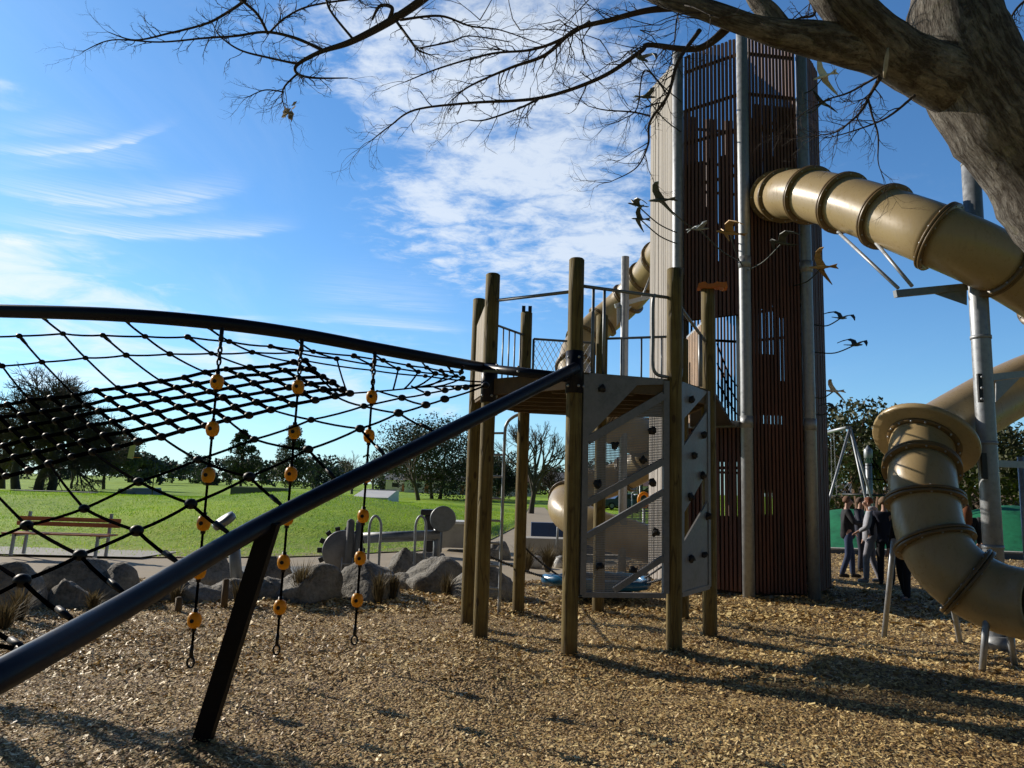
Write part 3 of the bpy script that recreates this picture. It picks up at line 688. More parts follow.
panel('A', 'C',
      [[(.06, DZ), (.94, DZ), (.94, DZ - .06), (.62, DZ - .09), (.06, 2.2)]],
      [(.06, 2.16, .94, 2.68, .085), (.06, 1.52, .94, 1.98, .07), (.06, 1.19, .94, 1.66, .06), (.38, .66, .94, .98, .06), (.03, .62, .97, .60, .05)],
      [[(.06, 2.13), (.06, 1.52), (.94, 1.98), (.94, 2.65)], [(.06, 1.17), (.06, .62), (.40, .62), (.94, .96), (.94, 1.62)]],
      [(.20, 2.70), (.80, 2.30), (.36, 2.12), (.69, 1.98), (.17, 1.72), (.84, 1.24), (.80, 1.75), (.21, .90), (.58, .86)])
panel('C', 'G',
      [[(.05, DZ), (.95, DZ - .03), (.05, DZ - .42)], [(.95, 2.62), (.05, 2.14), (.05, 1.42), (.95, 1.92)], [(.95, 1.58), (.05, 1.12), (.05, .62), (.95, .64)]],
      [(.03, .60, .97, .62, .05)], [],
      [(.3, 2.68), (.75, 2.32), (.40, 2.07), (.70, 1.85), (.28, 1.62), (.9, 1.4), (.30, .95), (.75, .98)], label='solid grey climbing panel on the right side')
# ------------------------------------------------------------------ blue hanging seat below the platform
sp = gr(592, 604); sy = sp.y + .5
c0 = at(596, 584, sy); hb = thing('nest_swing', (c0.x, c0.y, 0), 'round blue padded nest seat hung low between the timber posts', 'nest swing')
b = MB(); rr = []
for i in range(41):
    a = 2 * math.pi * i / 40; rr.append(c0 + Vector((math.cos(a) * .78, math.sin(a) * .5, .025 * math.sin(2 * a) + .05)))
b.tube(rr, [.075 + .008 * math.sin(i * 2.4) for i in range(41)], 10, cap=False); b.build('padded_rim', MT['blue'], hb)
b = MB(); b.lathe(c0 + Vector((0, 0, -.13)), [(.05, -.05), (.3, -.04), (.55, .03), (.74, .17)], 24); 
b.v = [(c0.x + (x - c0.x), c0.y + (y - c0.y) * .64, z) for x, y, z in b.v]; b.build('seat_mat', MT['black'], hb)
def chain(b, p, q, sag=.0, n=None, r=.008, link=.045):
    p, q = Vector(p), Vector(q); n = n or int((q - p).length / link)
    L = [p.lerp(q, i / n) - Vector((0, 0, sag * 4 * (i / n) * (1 - i / n))) for i in range(n + 1)]
    for i, (a, c) in enumerate(zip(L, L[1:])):
        u, w, t = frame(c - a); s = u if i % 2 else w; m = (a + c) / 2; h = (c - a).length * .68; k = h * .45
        ptsl = [m + t * h * math.cos(x) + s * k * math.sin(x) for x in (i2 * math.pi / 4 for i2 in range(9))]
        b.tube(ptsl, r, 4, cap=False)
for a, k, z in ((2.8, 'b', 1.02), (2.3, 'D', 1.0), (.4, 'H', 1.0), (-.35, 'G', 1.0)):
    e = c0 + Vector((math.cos(a) * .78, math.sin(a) * .5, .05)); b = MB(); chain(b, e, P2(k, .92), .03); b.build('chain', MT['black'], hb)
# ------------------------------------------------------------------ climbing net between two navy beams
def interp(tab, x):
    for (a, b), (c, d) in zip(tab, tab[1:]):
        if x <= c: return b + (d - b) * (x - a) / (c - a)
    (a, b), (c, d) = tab[-2:]; return b + (d - b) * (x - a) / (c - a)
FAR = [(-330, 318, 8.2), (-200, 312, 7.1), (-100, 310, 6.6), (0, 311, 6.3), (120, 315, 6.1), (221, 323.5, 6.2), (301, 334.5, 6.6), (374, 348, 7.0), (440, 360, 7.5), (483, 367.5, 7.82)]
NEAR = [(576, 367, 7.08), (430, 441, 5.75), (268, 522, 4.65), (130, 603, 3.5), (0, 676, 2.72), (-150, 752, 2.25)]
A_ = P2('A', DZ); B_ = P2('B', DZ)
far = [at(*p) for p in FAR]; near = [at(*p) for p in NEAR]
far[-1] = at(483, 367.5, POST['B'][1] - .10)
near[0] = at(575, 368, POST['A'][1] - .09)
net = thing('climbing_net', near[2].xy.to_3d(), 'black rope climbing net slung between two navy steel beams running down to the left', 'climbing net')
b = MB(); fl = catmull(far, 8); fl = [far[0] + (far[0] - far[1]) * .8 + Vector((0, 0, -1.2))] + fl
b.tube(fl, .058, 14); b.build('upper_beam', MT['navy'], net)
b = MB(); b.tube([far[-1] + Vector((-.05, .0, .0)), at(520, 372, POST['A'][1] + .25), at(572, 378, POST['A'][1] - .05)], .05, 12); b.build('deck_beam', MT['navy'], net)
b = MB(); nl = catmull(near, 8); e = nl[-1]; nl = nl + [e + Vector((-.15, -.35, -.28)), e + Vector((-.25, -.75, -.75))]
b.tube(nl, .06, 14); b.build('lower_beam', MT['navy'], net)
for (p, q) in (((556, 377), (462, 432)),):
    pass
leg0 = gr(197, 745); legt = at(271, 521, 4.63)
b = MB(); b.bar(leg0 - Vector((0, 0, .1)), legt, .11, .07, up=(0, -1, .2)); b.build('support_leg', mat('leg_charcoal', (.006, .006, .008), .6, spec=.12, metal=0.0, var=.3, nscale=8), net)
b = MB(); lg = gr(-6, 745); b.bar(lg - Vector((0, 0, .1)), Vector((lg.x - .75, lg.y + .2, 1.5)), .11, .07, up=(0, -1, .2)); b.build('support_leg', MT['navy'], net)
b = MB()
for p in (far[-1] + Vector((-.55, -.17, .1)),): pass
for px, py in ((478, 366), (497, 368), (518, 370)):
    q = at(px, py, POST['B'][1] - .17 - (px - 478) * .012)
    for s in (-.02, .03): b.ball(q + Vector((0, -.02, s)), .014, 5)
b.build('bolt', MT['steel'], net)
fd = [(p[0], p[2]) for p in FAR]; nd = sorted((p[0], 1 / p[2]) for p in NEAR)
ROW = {0: [(p[0], p[1] + 2) for p in FAR],
       1: [(-330, 345), (-60, 338), (0, 337), (60, 334), (123, 335), (205, 338), (290, 349), (380, 360), (450, 371), (484, 378)],
       2: [(-330, 385), (-60, 371), (0, 366), (59, 360), (148, 354), (240, 352), (300, 353), (380, 366), (450, 376), (484, 381)],
       3: [(-330, 452), (-60, 415), (0, 405), (68, 396), (115, 388), (154, 382), (203, 373), (250, 367), (308, 362), (400, 372), (450, 379), (484, 383)],
       8: [(-330, 560), (-60, 492), (0, 478), (47, 465), (103, 450), (150, 439), (199, 427), (240, 417), (297, 403), (355, 393), (420, 387), (450, 386), (484, 384)],
       9: [(-330, 640), (-60, 556), (0, 533), (45, 519), (94, 504), (135, 485), (205, 457), (267, 434), (324, 416), (371, 405), (430, 393), (484, 385)],
       10: [(-330, 720), (-60, 618), (0, 592), (31, 577), (68, 561), (123, 537), (193, 503), (250, 475), (306, 450), (355, 430), (400, 412), (450, 396), (484, 386)],
       11: sorted((p[0], p[1]) for p in NEAR)}
def dep(r, x):
    f = interp(fd, x); n = 1 / interp(nd, min(x, 500))
    fade = min(1, max(0, (484 - x) / 130))
    if r <= 3: return f + (.0, .3, .62, 1.15)[r] * fade
    if r == 8: return f + .1 * fade
    w = {9: .36, 10: .68, 11: 1.0}[r]
    return 1 / ((1 - w) / f + w / n)
def node(r, x):
    if r in (0, 1, 2, 3, 8, 9, 10, 11): return at(x, interp(ROW[r], x), dep(r, x))
    k = (r - 3) / 5; return node(3, x).lerp(node(8, x), k)
def squeeze(x): return x if x < 330 else 330 + 156 * (1 - math.exp(-(x - 330) / 156))
rope = MB(); RD = .0092
jit = random.Random(4)
def seg(p, q, sag=.006, r=RD, n=4):
    L = (q - p).length; s = sag * jit.uniform(.2, 1.8) * min(1, L / .4)
    rope.tube([p.lerp(q, i / n) - Vector((0, 0, s * 4 * (i / n) * (1 - i / n))) for i in range(n + 1)], r, 6, cap=False)
def knot(p, r=.026): rope.ball(p, r * jit.uniform(.9, 1.1), 6, 1, (1.15, 1, .9))
def splice(p, q): 
    d = (q - p).normalized(); rope.tube([p, p + d * .05, p + d * .11], [.015, .016, .011], 7, mi=1)
ND = {}
def nd_(r, x):
    k = (r, round(x, 1))
    if k not in ND: ND[k] = node(r, x) + Vector((jit.gauss(0, .006), jit.gauss(0, .006), jit.gauss(0, .006)))
    return ND[k]
# longitudinal ropes through the knots
def longit(r, xs, kn=.028, sag=.006, rd=RD):
    for a, c in zip(xs, xs[1:]): seg(nd_(r, a), nd_(r, c), sag, rd)
    for a in xs: knot(nd_(r, a), kn)
X1 = [squeeze(x) for x in range(-300 + 25, 640, 42)]; X2 = [squeeze(x + 12) for x in range(-300 + 37, 640, 42)]; X3 = [squeeze(x + 30) for x in range(-300 + 38, 640, 42)]
X0 = [squeeze(x) for x in range(-300 + 2, 640, 84)]
for r, X in ((1, X1), (2, X2)): longit(r, X)
xr3 = [x for x in X3 if x <= 312]; xr3b = [x for x in X3 if x > 312]
# dense floor rows
D = []; sh = 13.0
base = [-300 + 22 * i for i in range(44)]
for k in range(6):
    xs = [x + sh * k for x in base]; lim = 305 + 46 * k / 5
    xs = [x for x in xs if x < lim - 6] + [lim]; D.append(xs)
    longit(3 + k, xs, .036, .003, .018)
for k in range(5):
    a, c = D[k], D[k + 1]
    for i in range(min(len(a), len(c))):
        seg(nd_(3 + k, a[i]), nd_(4 + k, c[i]), .003, .018)
for k in range(5): seg(nd_(3 + k, D[k][-1]), nd_(4 + k, D[k + 1][-1]), .0)
# ropes from the beam down to the floor edge
for i, x in enumerate(X0):
    p = nd_(0, x); j = min(range(len(X1)), key=lambda q: abs(X1[q] - (x + (24 if x < 330 else 8)))); q = nd_(1, X1[j]); seg(p, q); splice(p, q)
for i in range(len(X1) - 1):
    p, q = nd_(1, X1[i]), nd_(2, X2[i]) ; 
    if X2[i] < X1[i]: q = nd_(2, X2[i + 1])
    seg(p, q)
    if i % 2: splice(p, q)
for x in X2:
    tx = x + 33
    if tx < 309:
        t = min(D[0], key=lambda v: abs(v - tx)); seg(nd_(2, x), nd_(3, t))
    elif x < 470:
        t = squeeze(x + 45 if x < 330 else x + 12); seg(nd_(2, x), nd_(8, min(482, t)), .02)
longit(3, [D[0][-1], 372, 425, 484], .024); seg(nd_(8, D[5][-1]), nd_(8, 420)); seg(nd_(8, 420), nd_(8, 484))
# open lower net
d = 57; X8 = [squeeze(103 + d * i) for i in range(-6, 10)]; X9 = [squeeze(140 + d * i) for i in range(-6, 10)]; X10 = [squeeze(193 + d * i) for i in range(-7, 9)]; X11 = [238 + 51 * i for i in range(-7, 5)]
X9 = [x for x in X9 if x < 470]; X10 = [x for x in X10 if x < 455]
longit(9, X9 + [484], .032, .006); longit(10, X10 + [484], .034, .006)
for i in range(len(X9)):
    x8 = min(D[5], key=lambda v: abs(v - X8[i])) if X8[i] < 360 else X8[i]
    seg(nd_(8, x8), nd_(9, X9[i]), .008)
for i in range(len(X10) - 1):
    if i + 1 < len(X9) + 1 and i >= 1: seg(nd_(9, X9[i - 1]), nd_(10, X10[i]), .008)
for i in range(len(X10)):
    if i < len(X11):
        p, q = nd_(10, X10[i]), nd_(11, X11[i]); e = q + (p - q).normalized() * .06; seg(p, e, .008, RD * 1.05); splice(e + (p - e).normalized() * .14, e)
# the lowest run reaches the beam at the far left
lx = [(-150, 690), (-60, 655), (0, 646), (16, 649), (33, 657)]; pts = [at(x, y, 2.95 + .0 * x) for x, y in lx]
rope.tube(pts, RD * 1.0, 7); rope.tube(pts[-2:], .02, 8, mi=1); rope.ball(pts[-1], .026, 6, 1)
rope.build('rope_net', [MT['rope'], MT['clamp']], net)
# ------------------------------------------------------------------ bead ropes hung from the upper beam
def bead_rope(pt, pb, Y, beads, label):
    t = at(pt[0], pt[1], Y); x = t.x; zb = at(pb[0], pb[1], Y).z
    zb = max(zb, .06); root = thing('bead_rope', (x, Y, zb), label, 'climbing rope', 'bead ropes hung from the navy beam')
    T = Vector((x, Y, t.z)); 
    lean = at(pb[0], pb[1], Y).x - x
    pos = lambda z: Vector((x + lean * (T.z - z) / max(.1, T.z - zb), Y, z))
    b = MB(); b.tube([pos(T.z - .3), pos(zb + .1)], .011, 8); b.build('rope', MT['rope'], root)
    b = MB(); b.lathe(T + Vector((0, 0, -.02)), [(.012, -.08), (.016, -.05), (.018, .03)], 10); chain(b, pos(T.z - .06), pos(T.z - .3), 0, 5, .009); b.build('shackle', MT['clamp'], root)
    for q in beads:
        z = at(pb[0] + (pt[0] - pb[0]) * (pb[1] - q) / (pb[1] - pt[1]), q, Y).z; c = pos(z)
        b = MB(); b.lathe(c, [(.02, -.062), (.041, -.05), (.052, -.022), (.054, .0), (.052, .022), (.041, .05), (.02, .062)], 16)
        b.cyl(c - Vector((0, 0, .085)), c + Vector((0, 0, .085)), .019, n=10, mi=1); b.cyl(c + Vector((0, -.058, 0)), c + Vector((0, -.05, 0)), .016, n=10, mi=1); b.build('bead', [MT['yellow'], MT['clamp']], root)
    b = MB(); e = pos(zb)
    for i in range(1): b.tube([e + Vector((.028 * math.cos(a), 0, .05 + .04 * math.sin(a))) for a in np.linspace(0, 6.283, 13)], .009, 6, cap=False)
    b.tube([e + Vector((0, 0, .18)), e + Vector((0, 0, .09))], .016, 8); b.build('end_ring', MT['clamp'], root)
bead_rope((222, 329), (190, 669), 6.05, [382, 429, 475, 523, 571, 620], 'front bead rope nearest the sloping beam with a ring at its end')
bead_rope((302, 340), (276, 656), 6.45, [387, 432, 474, 518, 562, 607], 'middle bead rope of the three, right of the slanted net leg')
bead_rope((375, 353), (354, 646), 6.9, [397, 436, 476, 516, 558, 600], 'bead rope nearest the timber platform, beside the drum wheel')
# ------------------------------------------------------------------ slatted tower
TR = 1.62; pb = gr(749, 599); TA = R(-106)
TC = Vector((pb.x - TR * math.cos(TA), pb.y - TR * math.sin(TA), 0))
def tv(i, r=TR):
    a = TA + i * math.pi / 4; return TC + Vector((math.cos(a), math.sin(a), 0)) * r + (Vector((-.13, .05, 0)) if i % 8 == 2 else Vector((-.12, .0, 0)) if i % 8 == 1 else Vector((-.20, -.05, 0)) if i % 8 == 6 else Vector((0, 0, 0)))
TZ = at(738, 34, tv(0).y).z
tower = thing('slatted_tower', TC, 'tall eight sided tower screened with dark red timber slats and steel corner poles', 'tower')
for i in (-1, 0, 1, 3, 4, 5):
    b = MB(); p = tv(i); b.tube([(p.x, p.y, -.2), (p.x, p.y, TZ * .33), (p.x, p.y, TZ * .66), (p.x, p.y, TZ + (.12 if i % 2 == 0 else .08))], .098, 20); 
    b.lathe((p.x, p.y, TZ + .08), [(.103, -.03), (.103, .0), (.05, .025)], 20)
    for z in (2.86, 5.6): b.cyl((p.x, p.y, z - .1), (p.x, p.y, z + .1), .106, n=20)
    b.build('corner_pole', MT['steel'], tower)
OPEN = {-1: [(.10, .97, 2.93, 4.72)]}
WIN = {-1: [(.0, 1, 7.7, 9.4), (.58, .66, 5.75, 7.7), (.80, .92, 6.1, 7.7), (.36, .42, 6.6, 7.7), (.6, .98, 1.3, 2.2)],
       0: [(.05, .5, 4.05, 5.0), (.62, .75, 3.6, 4.7), (.05, .65, 2.62, 3.0), (.1, .45, 1.35, 1.75), (.10, .18, 7.0, 8.6), (.30, .36, 7.3, 8.6), (.52, .56, 7.6, 8.6), (.0, 1., 8.6, 9.4)], 1: [(.0, 1.0, 8.5, 9.3)]}
def quad_cut(b, a, c, n, off, z0, z1, wins):   # a backing sheet with rectangular openings, butted pieces
    ss = sorted({0.0, 1.0} | {w[0] for w in wins} | {w[1] for w in wins}); zs = sorted({z0, z1} | {min(max(w[2], z0), z1) for w in wins} | {min(max(w[3], z0), z1) for w in wins})
    for s0, s1 in zip(ss, ss[1:]):
        for y0, y1 in zip(zs, zs[1:]):
            sm, ym = (s0 + s1) / 2, (y0 + y1) / 2
            if any(w[0] < sm < w[1] and w[2] < ym < w[3] for w in wins): continue
            p, q = a.lerp(c, s0) - n * off, a.lerp(c, s1) - n * off
            b.add([p + Vector((0, 0, y0)), q + Vector((0, 0, y0)), q + Vector((0, 0, y1)), p + Vector((0, 0, y1))], [(0, 1, 2, 3)])
def pieces(b):                          # one builder for each connected piece
    par = {}
    key = lambda v: tuple(round(c, 4) for c in v)
    def find(x):
        while par.setdefault(x, x) != x: x = par[x]
        return x
    for f in b.f:
        for u, w in zip(f, f[1:]): par[find(key(b.v[u]))] = find(key(b.v[w]))
    out = {}
    for f in b.f:
        q = out.setdefault(find(key(b.v[f[0]])), MB()); q.add([b.v[i] for i in f], [tuple(range(len(f)))])
    return list(out.values())
r2 = random.Random(12)
for i in range(-4, 4):
    a, c = tv(i), tv(i + 1); W = (c - a).length; d = (c - a) / W; n = Vector((d.y, -d.x, 0))
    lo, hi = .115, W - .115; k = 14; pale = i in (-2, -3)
    b = MB(); pitch = (hi - lo) / k
    for j in range(k):
        s = lo + pitch * (j + .5); w = pitch * .60; zt = TZ - .03 + r2.uniform(-.012, .012)
        spans = [(.10 + r2.uniform(-.02, .02), zt)]
        for s0, s1, z0, z1 in OPEN.get(i, []):
            if s0 < s / W < s1: spans = [(.10, z0 - .12), (z1, zt)]
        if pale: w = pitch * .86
        if i in (2, 3, -4): w = pitch * .42
        for z0, z1 in spans: b.obox(a + d * s + n * (-.02 + r2.uniform(-.004, .004)) + Vector((0, 0, (z0 + z1) / 2)), d * w / 2, n * .022, Vector((0, 0, (z1 - z0) / 2)))
    b.build('slat_screen', MT['slat_sunlit'] if pale else MT['slat'], tower, label='slat screen with the sunlight put into its paler colour' if pale else None)
    for z in (.32, 1.2, 2.1, 2.75, 4.85, 5.45, 6.35, 7.25, 8.1, 8.75, TZ - .32):
        b = MB(); b.bar(a + d * .1 - n * .072 + Vector((0, 0, z)), c - d * .1 - n * .072 + Vector((0, 0, z)), .04, .05); b.build('slat_rail', MT['inner'], tower)
    b = MB()
    if i in (-1, 0, 1):
        quad_cut(b, a + d * .11, c - d * .11, n, .115, .05, TZ - .5, WIN.get(i, []) + [(o[0] - .1, 1, o[2] - .1, o[3]) for o in OPEN.get(i, [])])
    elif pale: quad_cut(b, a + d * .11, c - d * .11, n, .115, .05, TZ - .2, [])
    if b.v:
        for pc_ in pieces(b): pc_.build('backing_panel', MT['inner'] if not pale else MT['slat_sunlit'], tower)
for z in (2.86, 5.62):
    b = MB(); b.prism([tv(i, TR - .17) + Vector((0, 0, z - .1)) for i in range(8)], (0, 0, .1)); b.build('floor', MT['inner'], tower)
# entrance bits: sill, inner rail posts, pale slat barrier beside the bridge
a, c = tv(-1), tv(0); d = (c - a).normalized(); n = Vector((d.y, -d.x, 0))
b = MB(); b.bar(a + d * .1 + n * .05 + Vector((0, 0, 2.82)), c - d * .1 + n * .05 + Vector((0, 0, 2.82)), .30, .10); b.build('door_sill', MT['steel_dull'], tower)
b = MB(); b.tube([a + d * 1.0 - n * .35 + Vector((0, 0, 2.86)), a + d * 1.0 - n * .35 + Vector((0, 0, 4.85))], .06, 12); b.build('inner_pole', MT['white'], tower)
br = thing('rope_bridge', ((POST['G'][0] + c.x) / 2, (POST['G'][1] + c.y) / 2, 2.4), 'short rope sided bridge joining the platform to the tower doorway', 'bridge')
g0, g1 = P2('G', DZ), P2('H', DZ); t0, t1 = a + d * 1.05 + n * .16, a + d * .30 + n * .16
b = MB(); b.prism([Vector((v.x, v.y, DZ - .07)) for v in (g0 + Vector((.12, .1, 0)), t0, t1, g1 + Vector((.1, -.05, 0)))], (0, 0, .05)); b.build('bridge_deck', MT['inner'], br)
b = MB(); 
for (p, q) in ((g0 + Vector((.12, .05, 0)), t0 + d * .1), (g1 + Vector((.1, 0, 0)), t1)):
    m = [Vector((p.x + (q.x - p.x) * u, p.y + (q.y - p.y) * u, 0)) for u in np.linspace(0, 1, 6)]
    for hh, sg in ((.1, .0), (.34, .03), (.58, .08)):
        b.tube([v + Vector((0, 0, DZ + hh - sg * math.sin(math.pi * i / 5))) for i, v in enumerate(m)], .010, 6)
    for i in range(1, 5):
        b.tube([m[i] + Vector((0, 0, DZ - .03)), m[i] + Vector((0, 0, DZ + .52))], .009, 6)
        for hh in (.1, .33): b.ball(m[i] + Vector((0, 0, DZ + hh)), .024, 5)
b.build('rope_side', MT['rope'], br)
# pale slat barrier at the left jamb of the doorway
BS0 = at(705, 420, 11.0); BS1 = at(687, 420, 12.3)
b = MB()
for j in range(12):
    p = BS0.lerp(BS1, j / 11); b.box((p.x, p.y, DZ + .66), (.03, .06, 1.45))
sb = b.build('slat_barrier', mat('new_pine_slats', (.46, .32, .22), .7, var=.2, nscale=5), tower)
b = MB(); b.bar((BS0.x + .02, BS0.y, DZ + 1.4), (BS1.x + .02, BS1.y, DZ + 1.4), .05, .05); b.build('barrier_rail', MT['steel'], sb)
# ------------------------------------------------------------------ tube slides
def tube_slide(root, pts, r, joints, flare=None, end_open=True, n=32, mat_=None):
    m = mat_ or MT['tan']; P = resample(catmull(pts, 10), .07); L = [0]
    for q, w in zip(P, P[1:]): L.append(L[-1] + (w - q).length)
    u, w, t = frame(P[1] - P[0]); FR = []
    for i, p in enumerate(P):
        t = (P[min(i + 1, len(P) - 1)] - P[max(i - 1, 0)]).normalized(); u = (u - t * u.dot(t)).normalized(); FR.append((p, u, u.cross(t), t))
    idx = [min(range(len(P)), key=lambda k: abs(L[k] - j)) for j in joints]; idx = [0] + idx + [len(P) - 1]
    for a, c in zip(idx, idx[1:]):
        if c <= a: continue
        b = MB(); vs = []; k = c - a + 1
        for ring, rr in ((range(a, c + 1), r), (range(c, a - 1, -1), r - .022)):
            for i in ring:
                p, uu, ww, tt = FR[i]
                vs += [p + (uu * math.cos(2 * math.pi * j / n) + ww * math.sin(2 * math.pi * j / n)) * rr for j in range(n)]
        tot = 2 * k; fs = []
        for i in range(tot):
            for j in range(n):
                fs.append((i * n + j, ((i + 1) % tot) * n + j, ((i + 1) % tot) * n + (j + 1) % n, i * n + (j + 1) % n))
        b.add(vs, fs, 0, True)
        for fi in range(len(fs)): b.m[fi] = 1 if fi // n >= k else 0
        # keep the lips crisp
        for fi in range(len(fs)):
            if fi // n in (k - 1, tot - 1): b.sm[fi] = False
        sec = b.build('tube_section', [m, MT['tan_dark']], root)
        if a:
            p, uu, ww, tt = FR[a]; b = MB(); R0 = r + .058
            for off in (-.020, .020):
                prof = [(r - .005, -.016), (R0, -.016), (R0 + .004, -.010), (R0 + .004, .010), (R0, .016), (r - .005, .016)]
                b.lathe(p + tt * off, prof, 40, tt)
            for j in range(12):
                q = p + (uu * math.cos(j * math.pi / 6) + ww * math.sin(j * math.pi / 6)) * (r + .035); b.cyl(q - tt * .046, q + tt * .046, .011, n=6, mi=1)
            b.build('joint_ring', [mat_r, MT['steel']], sec)
    return FR, L
mat_r = mat('shaded_flange', (.15, .095, .036), .4, var=.1, nscale=4, bump=.05)  # shade on the rings is put into this darker tan
rs = thing('tube_slide', gr(990, 650), 'big tan spiral tube slide on steel posts winding down right of the tower', 'tube slide')
RT = .37; RL = .345
up = [at(765, 196, tv(0).y + 1.3), at(782, 196, 11.5), at(802, 194, 10.7), at(850, 205, 9.75), at(900, 222, 9.0), at(942, 238, 8.55), at(985, 257, 8.5), at(1035, 286, 8.75), at(1085, 322, 9.1), at(1114, 348, 9.5), at(1104, 362, 9.8), at(1056, 372, 10.0), at(1000, 396, 9.7), at(925, 441, 9.0)]
joints = [0.62, 1.15, 1.62, 2.55, 3.4, 4.15, 4.95, 5.8, 6.6, 7.6, 8.6, 9.6]
FRu, Lu = tube_slide(rs, up, RT, [j for j in joints])
dc = at(925, 440, 8.7); dn = (-.62 * (dc - CAMP).normalized() + .79 * (-.36 * CR - .93 * CU)).normalized()
b = MB(); b.lathe(dc, [(.26, .05), (.555, .05), (.57, .04), (.575, .0), (.57, -.02), (.30, -.12)], 48, dn)
disc = b.build('junction_disc', MT['tan'], rs)
b = MB(); u_, w_, t_ = frame(dn)
b.lathe(dc, [(RL + .01, .05), (RL + .055, .05), (RL + .055, .075), (RL + .01, .075)], 40, dn)
for j in range(16): q = dc + (u_ * math.cos(j * math.pi / 8) + w_ * math.sin(j * math.pi / 8)) * (RL + .035); b.cyl(q, q + dn * .095, .012, n=6, mi=1)
b.build('joint_ring', [mat_r, MT['steel']], disc)
low = [dc - dn * .12, dc + dn * .16, at(922, 478, 8.33), at(925, 503, 8.22), at(930, 531, 8.08), at(943, 559, 7.93), at(965, 580, 7.8), at(992, 595, 7.68), at(1020, 603, 7.5), at(1044, 606, 7.3)]
FRl, Ll = tube_slide(rs, low, RL, [.62, 1.04, 1.52, 2.0])
# posts, arms and struts that carry it
pp = gr(999, 650); ptop = at(970, 163, pp.y).z
b = MB(); b.tube([(pp.x, pp.y, -.2), (pp.x, pp.y, 2), (pp.x, pp.y, 3.5), (pp.x, pp.y, ptop)], .105, 24); b.lathe((pp.x, pp.y, ptop), [(.11, -.03), (.11, .0), (.03, .02)], 20)
for z in (1.15, 2.35, 3.62): b.cyl((pp.x, pp.y, z - .02), (pp.x, pp.y, z + .02), .114, n=24)
b.cyl((pp.x, pp.y, -.02), (pp.x, pp.y, .16), .16, n=20)
post = b.build('steel_post', MT['steel'], rs)
def topost(px, py, dy=0.0): return at(px, py, pp.y + dy)
b = MB(); e0 = topost(966, 287); e1 = topost(895, 294, -.15); b.bar(e0, e1, .06, .085); b.prism([topost(927, 291, -.03), topost(967, 288, -.03), topost(967, 305, -.03)], (0, .012, 0)); arm = b.build('support_arm', MT['steel_dull'], post)
b = MB(); b.tube([topost(898, 288, -.15), at(838, 232, 9.75)], .022, 10); b.tube([topost(912, 286, -.1), at(876, 243, 9.15)], .022, 10); b.build('strut', MT['steel'], arm)
for y0, y1, sgn in ((378, 371, 1), (463, 466, 1)):
    b = MB(); b.bar(topost(985, y0), topost(1050, y1, .5), .05, .08)
    if y0 < 400: b.prism([topost(996, 381, .02), topost(1020, 378, .02), topost(996, 402, .02)], (0, .012, 0))
    b.build('support_arm', MT['steel'], post)
b = MB(); b.box(topost(984, 466, -.1), (.06, .03, .3)); b.build('clamp_plate', MT['black'], post); b = MB(); b.box(topost(980, 388, -.1), (.05, .03, .34))
for y in (377, 388, 399): b.ball(topost(982, y, -.13), .018, 5, 1)
b.build('clamp_plate', [MT['black'], MT['steel']], post)
q2 = at(1021, 470, 12.0); b = MB(); b.tube([(q2.x, q2.y, -.1), (q2.x, q2.y, at(1021, 457, 12.0).z)], .045, 14); b.build('steel_post', MT['steel'], rs)
def sleg(bx, by, tx, ty, ty_depth):
    b = MB(); p = gr(bx, by); b.tube([p - Vector((0, 0, .1)), at(tx, ty, ty_depth)], .032, 12); b.build('leg', MT['steel'], rs)
sleg(883, 635, 894, 540, 8.65); sleg(961, 640, 952, 600, 8.2); sleg(981, 670, 987, 612, 7.5); sleg(1016, 665, 1008, 625, 7.55)
# far slide behind the tower
ls = thing('tube_slide', gr(606, 562), 'smaller looking far tube slide curling down behind the platform, left of the tower', 'tube slide')
lp_ = [at(705, 222, 14.4), at(672, 244, 15.3), at(648, 275, 16.6), at(624, 303, 17.4), at(598, 326, 17.6), at(577, 352, 17.0), at(578, 392, 16.0), at(606, 422, 15.5), at(640, 436, 16.0), at(650, 458, 17.2), at(618, 478, 18.0), at(576, 492, 17.4), at(566, 510, 16.4), at(596, 528, 15.6), at(636, 540, 15.6), at(660, 548, 16.0)]
tube_slide(ls, lp_, .385, [.9, 1.7, 2.5, 3.3, 4.1, 5.0, 6.0, 7.0, 8.0, 9.0, 10.2, 11.3, 12.3, 13.3], n=24)
pl = gr(606, 562); b = MB(); zt = at(613, 258, 15.4).z; b.tube([(pl.x + .0, 15.3, -.1), (pl.x + .0, 15.3, zt)], .085, 14); sp_ = b.build('steel_post', MT['steel'], ls)
b = MB(); b.bar(at(615, 306, 15.35), at(655, 295, 15.6), .06, .09); b.prism([at(617, 308, 15.3), at(632, 306, 15.3), at(617, 326, 15.3)], (0, .012, 0)); b.tube([at(641, 300, 15.6), at(652, 272, 16.2)], .02, 8); b.build('support_arm', MT['steel'], sp_)
for bx, by, tx, ty, dd in ((556, 558, 562, 505, 16.8), (668, 588, 660, 552, 13.6), (650, 560, 650, 545, 15.6)):
    b = MB(); p = gr(bx, by); b.tube([p - Vector((0, 0, .1)), Vector((p.x + .05, p.y, at(tx, ty, p.y).z))], .03, 8); b.build('leg', MT['steel'], ls)
